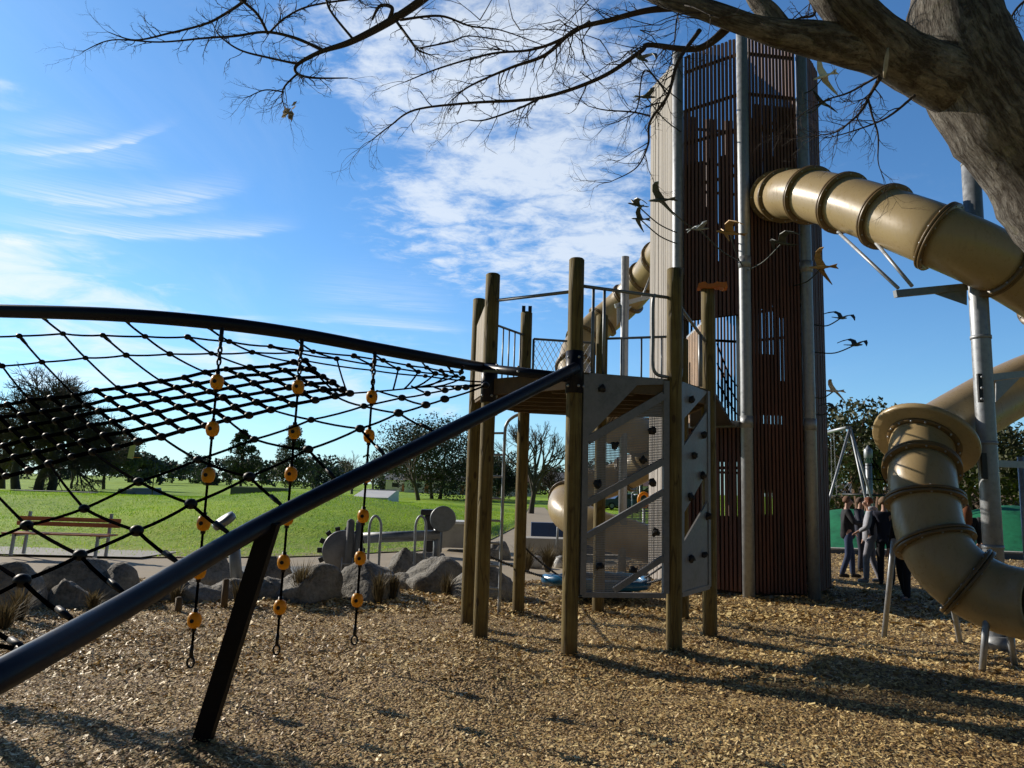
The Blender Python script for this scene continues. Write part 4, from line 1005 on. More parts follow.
# ------------------------------------------------------------------ metal gulls fixed round the tower on curved rods
def gull(px, py, Y, size, head, bank, m, label, rod):
    size *= 1.18; c = at(px, py, Y); root = thing('gull_sculpture', c, label, 'bird sculpture', 'flat metal gulls on rods round the tower')
    f = Vector((math.cos(head), math.sin(head), .12)).normalized(); s = Vector((-math.sin(head), math.cos(head), 0)); up = f.cross(s) * -1
    if up.z < 0: up = -up
    s = (s * math.cos(bank) + up * math.sin(bank)).normalized(); up = f.cross(s); up = up if up.z > 0 else -up
    b = MB(); k = size
    b.tube([c + f * k * x for x in (-.42, -.3, -.1, .15, .32, .42, .52)], [.012 * k, .035 * k, .075 * k, .08 * k, .05 * k, .045 * k, .008 * k], 8)
    tail = [c - f * k * .28 + s * k * .03, c - f * k * .62 + s * k * .14, c - f * k * .55, c - f * k * .62 - s * k * .14, c - f * k * .28 - s * k * .03]
    b.prism(tail, up * .012); b.build('body', m, root)
    for sg in (1, -1):
        b = MB()
        def W(x, y, z): return c + f * k * x + s * sg * k * y + up * k * z
        lead = [W(.20, .04, .03), W(.30, .30, .20), W(.22, .58, .27), W(.0, .88, .16), W(-.22, 1.06, .02)]
        trail = [W(-.16, .04, .0), W(.0, .30, .16), W(.0, .56, .22), W(-.12, .82, .13), W(-.24, 1.05, .01)]
        n = len(lead); vs = lead + trail + [v + up * .012 for v in lead + trail]; fs = []
        for i in range(n - 1): fs += [(i, i + 1, n + i + 1, n + i), (2 * n + i + 1, 2 * n + i, 3 * n + i, 3 * n + i + 1), (i + 1, i, 2 * n + i, 2 * n + i + 1), (n + i, n + i + 1, 3 * n + i + 1, 3 * n + i)]
        b.add(vs, fs, 0, False); b.build('wing', m, root)
    b = MB(); best = None
    for q in range(8):
        p0, p1 = tv(q, TR + .02), tv(q + 1, TR + .02); dd = p1 - p0; tt = max(.02, min(.98, (Vector((c.x, c.y, 0)) - p0).dot(dd) / dd.length_squared)); w = p0 + dd * tt
        if best is None or (w.xy - c.xy).length < (best.xy - c.xy).length: best = w
    e = best + Vector((.0, 0, 0)); mid = Vector(((c.x + e.x) / 2, (c.y + e.y) / 2, c.z - .11))
    b.tube(catmull([c, mid, Vector((e.x, e.y, c.z - .07))], 6), .011, 6); b.build('rod', MT['gull_dark'], root)
for g_ in [(661, 200, 11.35, .36, 2.6, .3, 'gull_dark', 'large dark gull crossing the sunlit slats at half height', -1),
           (637, 205, 11.9, .27, 3.3, -.3, 'gull_dark', 'dark gull left of the sunlit slats, upper of the pair', -2),
           (640, 219, 12.0, .24, 2.9, .5, 'gull_dark', 'dark gull just below the pair at the left of the sunlit slats', -2),
           (640, 58, 11.7, .36, .7, .5, 'gull_dark', 'dark gull at the top left of the tower among the twigs', -2),
           (646, 97, 11.9, .3, .2, .2, 'gull_dark', 'second gull from the top at the upper left edge of the tower', -2),
           (699, 229, 10.9, .26, .1, .15, 'gull_steel', 'bluish gull in front of the dark slats beside the bronze one', -1),
           (730, 233, 10.8, .34, 3.1, -.05, 'gull_rust', 'bronze gull left of the front steel pole', 0),
           (782, 243, 11.0, .32, 3.3, .0, 'gull_dark', 'dark gull seen edge on under the start of the big slide', 1),
           (822, 267, 11.5, .33, 2.5, .55, 'gull_rust', 'bronze gull with raised wing at the right edge of the tower', 1),
           (841, 318, 12.4, .26, .5, .35, 'gull_dark', 'thin dark gull against the sky right of the tower, upper of two', 2),
           (855, 345, 12.3, .27, .3, .25, 'gull_dark', 'thin dark gull against the sky right of the tower, lower of two', 2),
           (834, 391, 12.2, .25, 2.3, .5, 'gull_white', 'pale gull low at the right edge of the tower', 2),
           (833, 408, 12.3, .2, .4, .2, 'gull_dark', 'small dark gull lowest at the right edge of the tower', 2),
           (824, 76, 11.9, .34, 2.2, .7, 'gull_white', 'white gull at the top right corner of the tower', 2),
           (822, 103, 12.2, .26, 1.9, .5, 'gull_dark', 'grey gull just below the white one at the top right', 2)]:
    gull(*g_[:6], MT[g_[6]], g_[7], g_[8])
# ------------------------------------------------------------------ the big bare tree leaning over the view
def bark_mat():
    m = bpy.data.materials.new('tree_bark'); m.use_nodes = True; t = NT(m.node_tree); b = t.n['Principled BSDF']
    uv = t.new('ShaderNodeTexCoord').outputs['UV']; co = t.new('ShaderNodeTexCoord').outputs['Object']
    f1, _ = t.noise(t.scale(uv, (1, .24, 1)), 24, 6, .68, .5); f2, _ = t.noise(t.scale(uv, (1, .35, 1)), 60, 5, .7, .3); big, _ = t.noise(co, 3.5, 5, .7); sp, _ = t.noise(co, 30, 5, .75)
    h = t.math('ADD', t.math('MULTIPLY', t.mapr(f1, .40, .56, 0, 1, True), .7), t.math('MULTIPLY', t.mapr(f2, .38, .6, 0, 1, True), .3))
    base = t.ramp(t.math('ADD', t.math('MULTIPLY', big, .55), t.math('MULTIPLY', sp, .45)), [(.32, (.105, .088, .072)), (.46, (.18, .16, .135)), (.58, (.275, .255, .222)), (.7, (.44, .43, .39))])
    li, _ = t.noise(co, 8, 5, .75)
    base = t.mix(t.mapr(li, .58, .7, 0, .55), base, (.17, .17, .075, 1))
    base = t.mix(t.mapr(h, .05, .75, .85, 0), base, (.045, .034, .026, 1))
    t.put(b.inputs['Base Color'], base); b.inputs['Roughness'].default_value = .9; b.inputs['Specular IOR Level'].default_value = .2
    bp = t.new('ShaderNodeBump', Strength=1.0, Distance=.016); t.put(bp.inputs['Height'], t.math('ADD', h, t.math('MULTIPLY', sp, .3))); t.put(b.inputs['Normal'], bp.outputs[0]); return m
MT['tree_bark'] = bark_mat()
tb = Vector((4.35, 4.05, 0))
ftree = thing('bare_tree', tb, 'big leaning bare tree at the upper right with long twiggy branches over the view', 'tree')
def ppx(l): return [at(*q[:3]) for q in l], [q[3] * q[2] / F for q in l]   # pixel, pixel, depth, radius in pixels
tw = random.Random(21)
twigs = MB()
def limb(mb, pr, n=16, step=.06, rough=.1, seed=0, uv=True):
    P, r = ppx(pr) if isinstance(pr[0][0], (int, float)) else pr
    C = catmull([Vector((*p, )) for p in P], 8); rr = []
    for i in range(len(C)):
        k = i / 8; a = min(int(k), len(r) - 2); rr.append(r[a] + (r[a + 1] - r[a]) * (k - a))
    o = Vector((seed * 3.1, 1, 2))
    mb.tube(C, rr, n, True, 0, True, uv, (lambda p, a, L: 1 + rough * mnoise.noise(p * 3.2 + o) + rough * .55 * mnoise.noise(p * 9 + o)) if rough else None)
    return C, rr
trunk = MB()
TR_ = ([Vector((4.3, 4.1, -.3)), Vector((4.2, 4.06, .5)), Vector((3.9, 4.0, 1.4)), at(1110, 262, 3.85), at(1052, 183, 3.8), at(990, 104, 3.75), at(958, 42, 3.78), at(950, -15, 3.85), at(948, -90, 3.95), at(930, -230, 4.2)],
       [.48, .40, .34, .30, .275, .265, .245, .215, .19, .15])
limb(trunk, TR_, 40, rough=.13, seed=1)
trunk.build('trunk', MT['tree_bark'], ftree)
def up_(l): return l
LIMBS = [
    # the great limb to the left
    [(975, 80, 3.74, 34), (905, 60, 3.66, 25), (860, 49, 3.58, 21), (812, 39, 3.5, 18), (777, 33, 3.44, 15), (748, 25, 3.4, 12), (706, 10, 3.42, 11), (655, -6, 3.5, 9.5), (590, -40, 3.7, 8), (520, -75, 4.0, 7)],
    # steep limb up to the left out of the fork
    [(965, 88, 3.74, 34), (897, 55, 3.6, 30), (866, 26, 3.5, 25), (838, -2, 3.45, 24), (805, -45, 3.45, 22), (770, -110, 3.5, 18)],
    [(784, 34, 3.46, 13), (770, 14, 3.46, 11), (754, -4, 3.5, 9), (735, -50, 3.6, 7)],
]
lb = MB()
for i, l in enumerate(LIMBS): limb(lb, l, 26, rough=.10, seed=i + 4)
# cut stub with its pale scar at the fork
s0, s1 = at(902, 62, 3.72), at(887, 70, 3.48)
lb.build('limb', MT['tree_bark'], ftree)
b = MB(); p, q = at(884, 78, 3.475), at(888, 48, 3.45); 
b.v = [tuple(Vector(v)) for v in b.v]; b.tube([p, p.lerp(q, .3), p.lerp(q, .7), q], [.004, .011, .011, .004], 8); b.build('cut_scar', mat('pale_scar', (.42, .37, .28), .85, var=.2, nscale=20), ftree)
BR = [
    # (points), hand laid branches read from the photograph
    [(735, 20, 4.2, 6), (700, 48, 4.25, 3.6), (650, 45, 4.3, 2.6), (640, 52, 4.3, 2.5), (600, 78, 4.4, 2.2), (540, 98, 4.5, 1.8), (470, 103, 4.6, 1.4), (415, 110, 4.7, 1.1), (390, 126, 4.7, .8), (372, 140, 4.7, .5)],
    [(700, 6, 4.35, 5), (650, 10, 4.4, 3.4), (610, 20, 4.45, 2.8), (575, 30, 4.5, 2.4), (545, 55, 4.6, 2), (510, 68, 4.7, 1.5), (470, 86, 4.75, 1.0), (452, 100, 4.8, .6)],
    [(590, 22, 4.5, 2.2), (560, 40, 4.5, 1.8), (530, 50, 4.6, 1.4), (490, 54, 4.7, 1.2), (440, 68, 4.8, .9), (405, 82, 4.85, .5)],
    [(540, 98, 4.5, 1.4), (520, 108, 4.45, 1.1), (485, 120, 4.45, .9), (468, 120, 4.45, .5)],
    [(700, 30, 4.2, 2.6), (678, 62, 4.2, 2), (668, 95, 4.2, 1.7), (650, 122, 4.25, 1.4), (648, 145, 4.3, 1.1), (636, 168, 4.3, .7), (610, 182, 4.35, .4)],
    [(650, 116, 4.25, 1.1), (632, 112, 4.3, .9), (605, 110, 4.3, .7), (588, 106, 4.3, .4)],
    [(668, 95, 4.2, .9), (645, 70, 4.2, .8), (637, 108, 4.25, .7), (625, 118, 4.25, .5)],
    # the upper left spray
    [(620, -60, 4.8, 9), (520, -60, 5, 7), (450, -22, 5.1, 5.6), (415, 5, 5.15, 4.6), (385, 24, 5.2, 4.2), (350, 42, 5.2, 3.4), (320, 52, 5.25, 2.4), (297, 65, 5.3, 1.9), (298, 74, 5.3, 1.5), (315, 78, 5.3, 1.2), (348, 78, 5.3, .6)],
    [(322, 50, 5.25, 1.9), (295, 38, 5.3, 1.7), (266, 32, 5.35, 1.5), (235, 36, 5.4, 1.3), (205, 38, 5.45, 1.1), (160, 42, 5.5, .9), (112, 40, 5.6, .7), (84, 51, 5.6, .4)],
    [(268, 34, 5.35, 1.6), (258, 15, 5.3, 1.6), (244, 2, 5.3, 1.6), (225, -15, 5.3, 1.6)],
    [(246, 0, 5.3, 1.7), (225, 14, 5.4, 1.5), (205, 24, 5.45, 1.3), (170, 33, 5.5, 1.1), (135, 40, 5.6, .9), (108, 32, 5.6, .4)],
    [(298, 64, 5.3, 1.4), (270, 58, 5.35, 1.2), (240, 50, 5.4, 1.0), (220, 36, 5.45, .8), (212, 22, 5.5, .4)],
    [(297, 74, 5.3, 1.2), (285, 86, 5.3, 1), (282, 96, 5.3, .8), (284, 106, 5.3, .5)],
    [(284, 92, 5.3, .8), (265, 90, 5.3, .7), (248, 97, 5.3, .4)],
    [(388, 22, 5.2, 2.4), (392, 8, 5.15, 2.2), (380, 6, 5.15, 1.8), (372, 20, 5.2, 1.2)],
    [(352, 38, 5.2, 1.5), (330, 10, 5.2, 1.3), (325, -10, 5.2, 1.2)],
    [(394, 18, 5.2, 1.6), (410, 40, 5.1, 1.5), (418, 50, 5.1, 1.2), (428, 54, 5.1, .7)],
    [(400, 20, 5.15, 1.5), (440, 16, 5.1, 1.3), (470, 26, 5.1, 1), (500, 30, 5.05, .7), (540, 44, 5, .5)],
    [(270, 32, 5.35, 1.2), (285, 18, 5.3, 1.1), (310, 6, 5.3, 1), (360, -2, 5.2, 1.2)],
    [(420, 48, 5.1, .9), (450, 42, 5.1, .9), (470, 36, 5.1, .7), (510, 42, 5.0, .5)],
    # right of the tower, hanging below the limb
    [(880, 78, 3.9, 2.6), (870, 95, 4, 1.7), (862, 110, 4.0, 1.4), (850, 122, 4.0, 1.1), (836, 132, 4.05, .8), (820, 135, 4.1, .4)],
    [(868, 98, 4, 1.2), (872, 115, 4, 1.1), (878, 135, 4.0, .9), (878, 160, 4.0, .6), (881, 172, 4.0, .3)],
    [(915, 95, 3.9, 1.6), (895, 112, 3.95, 1.3), (878, 122, 4, 1.0), (850, 132, 4.05, .7), (828, 138, 4.1, .4)],
    [(880, 75, 3.9, 1.4), (850, 92, 4, 1.1), (826, 100, 4.0, .8), (805, 112, 4.0, .4)],
    [(800, -20, 4.1, 2.4), (815, 12, 4.1, 1.6), (800, 18, 4.1, 1.2), (790, 22, 4.1, .8), (800, 12, 4.1, .5)],
    [(1060, 20, 4.5, 2.5), (1030, 40, 4.5, 1.8), (1010, 52, 4.5, 1.2), (1000, 62, 4.5, .6)],
    [(1065, -25, 4.6, 2.5), (1020, 5, 4.6, 1.4), (1008, 30, 4.6, .8), (1012, 46, 4.6, .4)],
]
def grow(mb, p, d, L, r, lvl, g, n=4, up=0.0):
    """one twig and its own side twigs"""
    k = 5; pts = [p]; q = p; dd = d.normalized()
    for i in range(k):
        dd = (dd + Vector((g.gauss(0, .16), g.gauss(0, .16), g.gauss(0, .16) + up))).normalized(); q = q + dd * L / k; pts.append(q)
        if lvl > 0 and i >= 1 and g.random() < .75:
            s = Vector((g.gauss(0, 1), g.gauss(0, 1), g.gauss(0, 1))); s = (s - dd * s.dot(dd)).normalized()
            grow(mb, q, dd * .75 + s * g.uniform(.45, .9), L * g.uniform(.35, .6), r * .6, lvl - 1, g, 3, up)
    mb.tube(pts, [r * (1 - .72 * i / k) for i in range(k + 1)], n, False)
brm = MB()
for i, l in enumerate(BR):
    l = [(a, b_, (c - .75 if i < 7 or i == 17 else c - .35 if i in (20, 21, 22, 23) else c), d) for a, b_, c, d in l]
    C, rr = limb(brm, l, 7, rough=.0, uv=True)
    for j in range(3, len(C) - 1):
        if rr[j] > .022: continue
        prob = .46
        if i >= 7 and i <= 20: prob = .62
        if tw.random() < prob:
            t = (C[j + 1] - C[j]).normalized(); s = Vector((tw.gauss(0, 1), tw.gauss(0, .6), tw.gauss(0, 1))); s = (s - t * s.dot(t)).normalized()
            grow(brm, C[j], t * tw.uniform(.5, 1) + s * tw.uniform(.4, 1), tw.uniform(.05, .22), max(.0016, min(rr[j] * .55, .0042)), 2, tw)
    e = C[-1]; t = (C[-1] - C[-3]).normalized()
    for _ in range(2): grow(brm, e, t + Vector((tw.gauss(0, .3), 0, tw.gauss(0, .3))), .22, .002, 2, tw)
# twigs straight off the big limbs, and a fine spray behind the tower's head
for _ in range(9):
    x = tw.uniform(540, 770); p = at(x, interp([(540, -40), (655, -6), (710, 12), (770, 38)], x), 3.45)
    grow(brm, p, Vector((tw.uniform(-1, .1), tw.gauss(0, .4), tw.uniform(-.9, .9))), tw.uniform(.25, .6), .005, 3, tw)
for px, py in ((640, 30), (600, 40), (560, 20), (520, 30), (585, 60), (660, 25), (480, 20), (500, 50), (620, 60)):
    for _ in range(2): grow(brm, at(px, py, 3.8), Vector((tw.gauss(0, 1), tw.gauss(0, .4), tw.gauss(0, .8))), tw.uniform(.2, .45), .0032, 3, tw)
brm.build('branch', MT['twig'], ftree)
# withered leaf bunch dangling on the lowest twig
lf = MB(); c = at(289, 111, 5.3)
for i in range(26):
    d = Vector((tw.gauss(0, .5), tw.gauss(0, .5), tw.uniform(-1.2, .2))).normalized(); s = d.cross(Vector((tw.gauss(0, 1), tw.gauss(0, 1), 0.2))).normalized(); q = c + Vector((tw.gauss(0, .012), tw.gauss(0, .012), tw.gauss(0, .025))); l = tw.uniform(.03, .07)
    lf.add([q, q + d * l * .5 + s * l * .3, q + d * l, q + d * l * .5 - s * l * .25], [(0, 1, 2, 3)])
lf.build('dead_leaf_bunch', mat('dead_leaf', (.30, .25, .17), .8, var=.5, nscale=30, trans=.3), ftree)
# ------------------------------------------------------------------ trees of the park
def bare(name, base, H, spread, seed, label, m, trunks=1, levels=5, group=None, lean=0.0, up=.03, nb=3, r0=None):
    g = random.Random(seed); root = thing(name, base, label, 'tree', group); tm, cm = MB(), MB(); base = Vector(base); cnt = [0]
    def rec(p, d, L, r, lv):
        k = 3 if lv > 1 else 2; pts = [p]; q = p; dd = d.normalized(); kids = []
        for i in range(k):
            dd = (dd + Vector((g.gauss(0, .13), g.gauss(0, .13), g.gauss(0, .09) + up))).normalized(); q = q + dd * L / k; pts.append(q); kids.append((q, dd))
        (tm if lv >= levels - 1 else cm).tube(pts, [max(.012 * H / 10, r * (1 - .38 * i / k)) for i in range(k + 1)], 7 if lv >= levels - 1 else (4 if lv > 1 else 3), False)
        if lv == 0: return
        for _ in range(nb if lv < levels else nb + 2):
            q, dd = kids[g.randrange(max(0, k - 2), k)]; a = Vector((g.gauss(0, 1), g.gauss(0, 1), g.gauss(0, .6))); a = (a - dd * a.dot(dd)).normalized()
            rec(q, dd * g.uniform(.6, 1) + a * g.uniform(.35, .85) * spread, L * g.uniform(.55, .82), r * .58, lv - 1)
        rec(pts[-1], dd, L * .72, r * .62, lv - 1)
    for i in range(trunks):
        a = i * 2.4 + .5; o = Vector((math.cos(a), math.sin(a) * .5, 0)) * (.12 * H if trunks > 1 else 0)
        rec(base + o - Vector((0, 0, .15)), Vector((o.x * .22 + lean, o.y * .2, 1)), H * .27, (r0 or H * .028), levels)
    tm.build('trunk', MT['far_bark'] if m is not MT['far_twig'] else m, root); cm.build('crown', m, root); return root
def leafy(name, base, H, W, seed, label, m, group=None, trunkh=.22, n=5200, leaf=.16, flat=.8, clumps=46, trunks=1, lean=0.0, cone=False, tmat=None):
    g = random.Random(seed); ng = np.random.default_rng(seed); root = thing(name, base, label, 'tree', group); base = Vector(base); tm = MB()
    CL = []; h0 = H * trunkh
    for _ in range(clumps):
        while True:
            u = Vector((g.uniform(-1, 1), g.uniform(-1, 1), g.uniform(-1, 1)))
            if u.length < 1 and u.length > .35: break
        z = h0 + (u.z * .5 + .5) * (H - h0) * .93
        k = 1 - .85 * (z - h0) / (H - h0) if cone else 1
        CL.append((Vector((base.x + u.x * W / 2 * k + lean * z * .1, base.y + u.y * W / 2 * k, base.z + z)), g.uniform(.10, .19) * W * (k * .6 + .4)))
    for i in range(trunks):
        o = Vector(((i - (trunks - 1) / 2) * W * .07, 0, 0)); tp = base + Vector((o.x * 2.0 + lean * H * .05, 0, h0 + (H - h0) * .35))
        tm.tube([base + o - Vector((0, 0, .15)), base + o * 1.2 + Vector((g.gauss(0, .1), 0, h0 * .6)), tp], [H * .028, H * .022, H * .012], 9, False)
        for c, _ in CL[i::trunks][:12]: s = (base + o).lerp(tp, g.uniform(.45, 1)); tm.tube([s, s.lerp(c, .5) + Vector((0, 0, .05 * H * g.random())), c], [H * .010, H * .007, H * .003], 5, False)
    tm.build('trunk', tmat or MT['far_bark'], root)
    V = []; per = n // clumps
    for c, r in CL:
        v = ng.normal(0, 1, (per, 3)); v /= np.linalg.norm(v, axis=1)[:, None]; rad = r * ng.uniform(.35, 1.12, per) ** .6
        p = np.array(c) + v * rad[:, None] * np.array([1, 1, flat]); V.append(p)
    p = np.concatenate(V); k = len(p); a = ng.normal(0, 1, (k, 3)); a /= np.linalg.norm(a, axis=1)[:, None]; q = np.cross(a, ng.normal(0, 1, (k, 3))); q /= np.linalg.norm(q, axis=1)[:, None]; s = leaf * ng.uniform(.5, 1.5, k)[:, None]
    vs = np.stack([p - a * s, p + q * s * .55, p + a * s, p - q * s * .55], 1).reshape(-1, 3) - np.array(base)
    me = bpy.data.meshes.new('crown'); me.from_pydata(vs.tolist(), [], np.arange(4 * k).reshape(-1, 4).tolist()); link('crown', me, m, root); return root
def gz(px, py, Y, z=0.0): p = at(px, py, Y); return (p.x, p.y, z)
GP = 'trees around the far edge of the park'
bare('bare_tree', gz(33, 486, 66), 13.2, 1.15, 5, 'wide dark bare tree with three stout trunks at the far left behind the net', MT['far_bark'], trunks=3, levels=6, nb=3, up=-.02, r0=.42)
bare('bare_tree', gz(2, 486, 74), 11.5, .9, 6, 'bare tree at the left edge of the picture beside the three trunked one', MT['twig'], levels=5, nb=2, r0=.35)
leafy('evergreen_tree', gz(104, 484, 95), 8.4, 8.4, 8, 'rounded green tree right of the dark three trunked tree', MT['leaf_mid'], GP, n=7500, leaf=.17)
bare('bare_tree', gz(72, 482, 92), 6.5, .8, 9, 'small slim bare tree between the big dark tree and the rounded green tree', MT['far_bark'], levels=4, nb=2)
leafy('conifer_tree', gz(240, 487, 105), 9.6, 6.4, 11, 'ragged pine left of the middle bead rope', MT['leaf_mid'], 'pines beyond the lawn', n=9000, leaf=.14, trunkh=.06, clumps=44, cone=True)
leafy('conifer_tree', gz(291, 486, 108), 10.4, 8.4, 12, 'taller broad pine behind the middle bead rope', MT['leaf_mid'], 'pines beyond the lawn', n=10000, leaf=.14, trunkh=.05, clumps=50, cone=True)
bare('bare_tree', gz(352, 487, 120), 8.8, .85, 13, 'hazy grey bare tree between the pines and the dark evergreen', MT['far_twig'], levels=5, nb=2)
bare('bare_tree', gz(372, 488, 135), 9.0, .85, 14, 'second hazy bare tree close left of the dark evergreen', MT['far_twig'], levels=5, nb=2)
leafy('evergreen_tree', gz(436, 492, 100), 10.6, 15.5, 15, 'large dense dark evergreen left of the platform posts', MT['leaf_dark'], None, n=22000, leaf=.15, trunkh=.07, clumps=90, trunks=2)
leafy('evergreen_tree', gz(498, 492, 112), 7.4, 10.0, 16, 'dark evergreen seen between the platform posts', MT['leaf_dark'], None, n=12000, leaf=.16, trunkh=.05, clumps=60)
bare('bare_tree', gz(419, 494, 78), 8.8, .62, 17, 'tall bare tree in front of the large dark evergreen', MT['far_bark'], levels=5, nb=2, up=.05)
bare('bare_tree', gz(531, 512, 52), 7.8, .70, 18, 'upright bare tree framed under the platform deck', MT['far_bark'], levels=6, nb=2, up=.04)
bare('bare_tree', gz(553, 506, 60), 4.8, .85, 19, 'dense twiggy brown tree right of the upright bare one under the deck', MT['twig'], levels=5, nb=3)
bare('bare_tree', gz(566, 502, 80), 4.6, .85, 20, 'small bare tree beside the white house under the deck', MT['far_bark'], levels=5, nb=2)
bare('bare_tree', gz(636, 515, 62), 6.8, .8, 23, 'bare tree behind the perforated climbing panel', MT['twig'], levels=5, nb=2)
g0 = random.Random(44)
for i, (px, H, W, Y, ml) in enumerate([(128, 8, 10, 210, 0), (150, 6, 8, 170, 1), (172, 7, 9, 230, 0), (196, 9, 12, 250, 1), (214, 6.5, 8, 200, 0), (262, 7, 12, 190, 1), (318, 7, 10, 180, 1), (334, 8.5, 11, 240, 0), (390, 7, 10, 220, 0), (20, 9, 14, 220, 0), (60, 8, 12, 240, 1), (590, 8, 12, 190, 0), (620, 7, 10, 160, 1), (655, 8, 11, 170, 0), (480, 10, 12, 200, 0), (545, 8, 12, 230, 1)]):
    side = ['distant bluish green tree in the far row', 'distant darker round tree in the far row'][ml]
    where = {128: 'behind the basketball hoop', 150: 'right of the hoop', 172: 'fifth of the row from the left', 196: 'left of the front bead rope', 214: 'behind the front bead rope', 262: 'between the two pines', 318: 'right of the taller pine', 334: 'left of the hazy bare trees', 390: 'left of the big evergreen', 20: 'behind the three trunks', 60: 'above the low grey wall', 590: 'right of the far white houses', 620: 'above the parked cars', 655: 'by the left edge of the tower', 480: 'behind the left platform posts', 545: 'under the middle of the deck'}[px]
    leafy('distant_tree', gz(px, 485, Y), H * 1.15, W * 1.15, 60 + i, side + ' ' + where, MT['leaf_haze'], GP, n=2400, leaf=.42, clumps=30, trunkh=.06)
# right hand side
leafy('pine_tree', gz(868, 506, 34), 5.9, 6.0, 31, 'flat topped dark pine with bare leaning trunks beyond the people', MT['leaf_olive'], None, trunkh=.42, n=6500, leaf=.12, trunks=3, clumps=60, tmat=mat('red_bark', (.16, .09, .065), .9, var=.3, nscale=3))
leafy('pine_tree', gz(975, 508, 40), 6.4, 6.4, 32, 'olive coloured pine behind the spiral slide', MT['leaf_olive'], None, trunkh=.38, n=5200, leaf=.14, trunks=2, clumps=50)
leafy('pine_tree', gz(1040, 508, 37), 5.6, 5.4, 33, 'olive pine at the right edge of the picture', MT['leaf_olive'], None, trunkh=.3, n=4600, leaf=.13, clumps=44)
bare('bare_tree', gz(908, 505, 75), 9.6, .8, 34, 'bare tree top showing above the dark pine at the right', MT['far_twig'], levels=5, nb=2)
leafy('pine_tree', gz(805, 505, 48), 5.6, 5, 35, 'dark pine close beside the tower on its right', MT['leaf_olive'], None, trunkh=.2, n=3600, leaf=.16, clumps=36)
for i, (px, H) in enumerate(((846, 3.3), (948, 3.4), (1005, 3.0), (900, 3.2))):
    leafy('hedge_shrub', gz(px, 505, 62), H * .8, 9, 90 + i, ['reddish brown shrub behind the green mound, left by the tower', 'brown shrub behind the green mound beside the spiral slide', 'brown shrub behind the green mound at the far right', 'brown shrub between the people and the pine'][i], mat('brown_shrub', (.12, .085, .055), .85, var=.4, nscale=1, bump=0), 'shrubs behind the green mound', n=1500, leaf=.22, trunkh=.02, clumps=22)
# ------------------------------------------------------------------ bench
bp_ = gr(62, 556); by = bp_.y; bx0, bx1 = at(8, 540, by).x, at(113, 540, by).x; bc = Vector(((bx0 + bx1) / 2, by, 0)); BW = bx1 - bx0
bench = thing('park_bench', bc, 'park bench with orange brown timber slats beyond the boulders, seen through the net', 'bench')
for nm, z, y, h, k, tl in (('backrest', .72, .22, .085, 2, .2), ('seat', .44, -.05, .03, 4, 0)):
    b = MB()
    for i in range(k):
        if nm == 'backrest': b.box((bc.x, by + y + i * .02, z + (i - 1) * .10), (BW, .03, h))
        else: b.box((bc.x, by + y - .15 + i * .11, z), (BW, .09, h))
    b.build(nm, MT['bench'], bench)
for s in (-1, 1):
    b = MB(); x = bc.x + s * (BW / 2 - .22)
    b.bar((x, by - .2, 0), (x, by - .16, .42), .05, .05); b.bar((x, by + .2, 0), (x, by + .27, .86), .05, .05); b.bar((x, by - .2, .40), (x, by + .22, .40), .05, .05); b.build('leg', MT['steel'], bench)
# ------------------------------------------------------------------ music and water play bits on the path
y0 = gr(370, 588).y; py_ = y0 + 1.6
def Z(px, py, Y): return at(px, py, Y)
w0 = Z(345, 551, py_); dr = thing('drum_wheel', (w0.x, w0.y, 0), 'grey play wheel with paddles held between two short posts', 'play wheel')
b = MB(); b.lathe(w0 + Vector((-.05, .05, 0)), [(.05, -.10), (.36, -.09), (.37, -.05), (.37, .05), (.36, .09), (.05, .10)], 36, (.25, -1, 0)); b.build('disc', MT['grey_panel'], dr)
b = MB(); u, w, t = frame((.25, -1, 0))
for i in range(14): a = i * math.pi / 7; d = u * math.cos(a) + w * math.sin(a); b.bar(w0 + Vector((-.09, .10, 0)) + d * .33, w0 + Vector((-.09, .10, 0)) + d * .43, .09, .05, up=t)
b.build('paddle', MT['black'], dr)
for dx in (.10, .26):
    b = MB(); q = w0 + Vector((dx, -.14 + dx * .2, 0)); zt = .97; b.tube([(q.x, q.y, .0), (q.x, q.y, zt - .02)], .07, 14); b.ball((q.x, q.y, zt - .03), .07, 7); b.build('post', MT['concrete_dark'], dr)
b = MB(); q = w0 + Vector((.16, -.25, 0)); b.tube([(q.x - .15, q.y, .0), (q.x - .15, q.y, .33)], .012, 6); b.tube([(q.x + .04, q.y, .0), (q.x + .04, q.y, .33)], .012, 6); b.tube([(q.x - .15, q.y, .22), (q.x + .04, q.y, .22)], .012, 6); b.build('step_frame', MT['steel'], dr)
yb = py_ + .5; beam = thing('play_beam', Z(400, 560, yb).xy.to_3d(), 'horizontal grey play beam on a post with hooped handles', 'balance beam')
b = MB(); p, q = Z(362, 538, yb), Z(440, 535, yb + .3); b.tube([p, q], .10, 18); b.ball(p, .10, 8); b.build('beam', MT['steel_dull'], beam)
for px0, px1, pt, pb in ((370, 381, 517, 565), (416, 426, 517, 565)):
    b = MB(); a, c = Z(px0, 524, yb - .25), Z(px1, 524, yb - .25); t = Z((px0 + px1) / 2, 516, yb - .25)
    b.tube(catmull([Vector((a.x, a.y, 0)), Vector((a.x, a.y, .5)), a, t, c, Vector((c.x, c.y, .5)), Vector((c.x, c.y, 0))], 6), .024, 8); b.build('hoop_handle', MT['steel'], beam)
b = MB(); q = Z(437, 540, yb + .3); b.tube([(q.x, q.y, 0), (q.x, q.y, .95)], .07, 14); b.build('post', MT['steel_dull'], beam)
c = Z(443, 519, yb + .2); b = MB(); b.lathe(c, [(.18, -.05), (.24, -.045), (.25, -.02), (.25, .03), (.23, .05)], 30, (.1, -1, 0)); b.build('end_disc', MT['steel_dull'], beam)
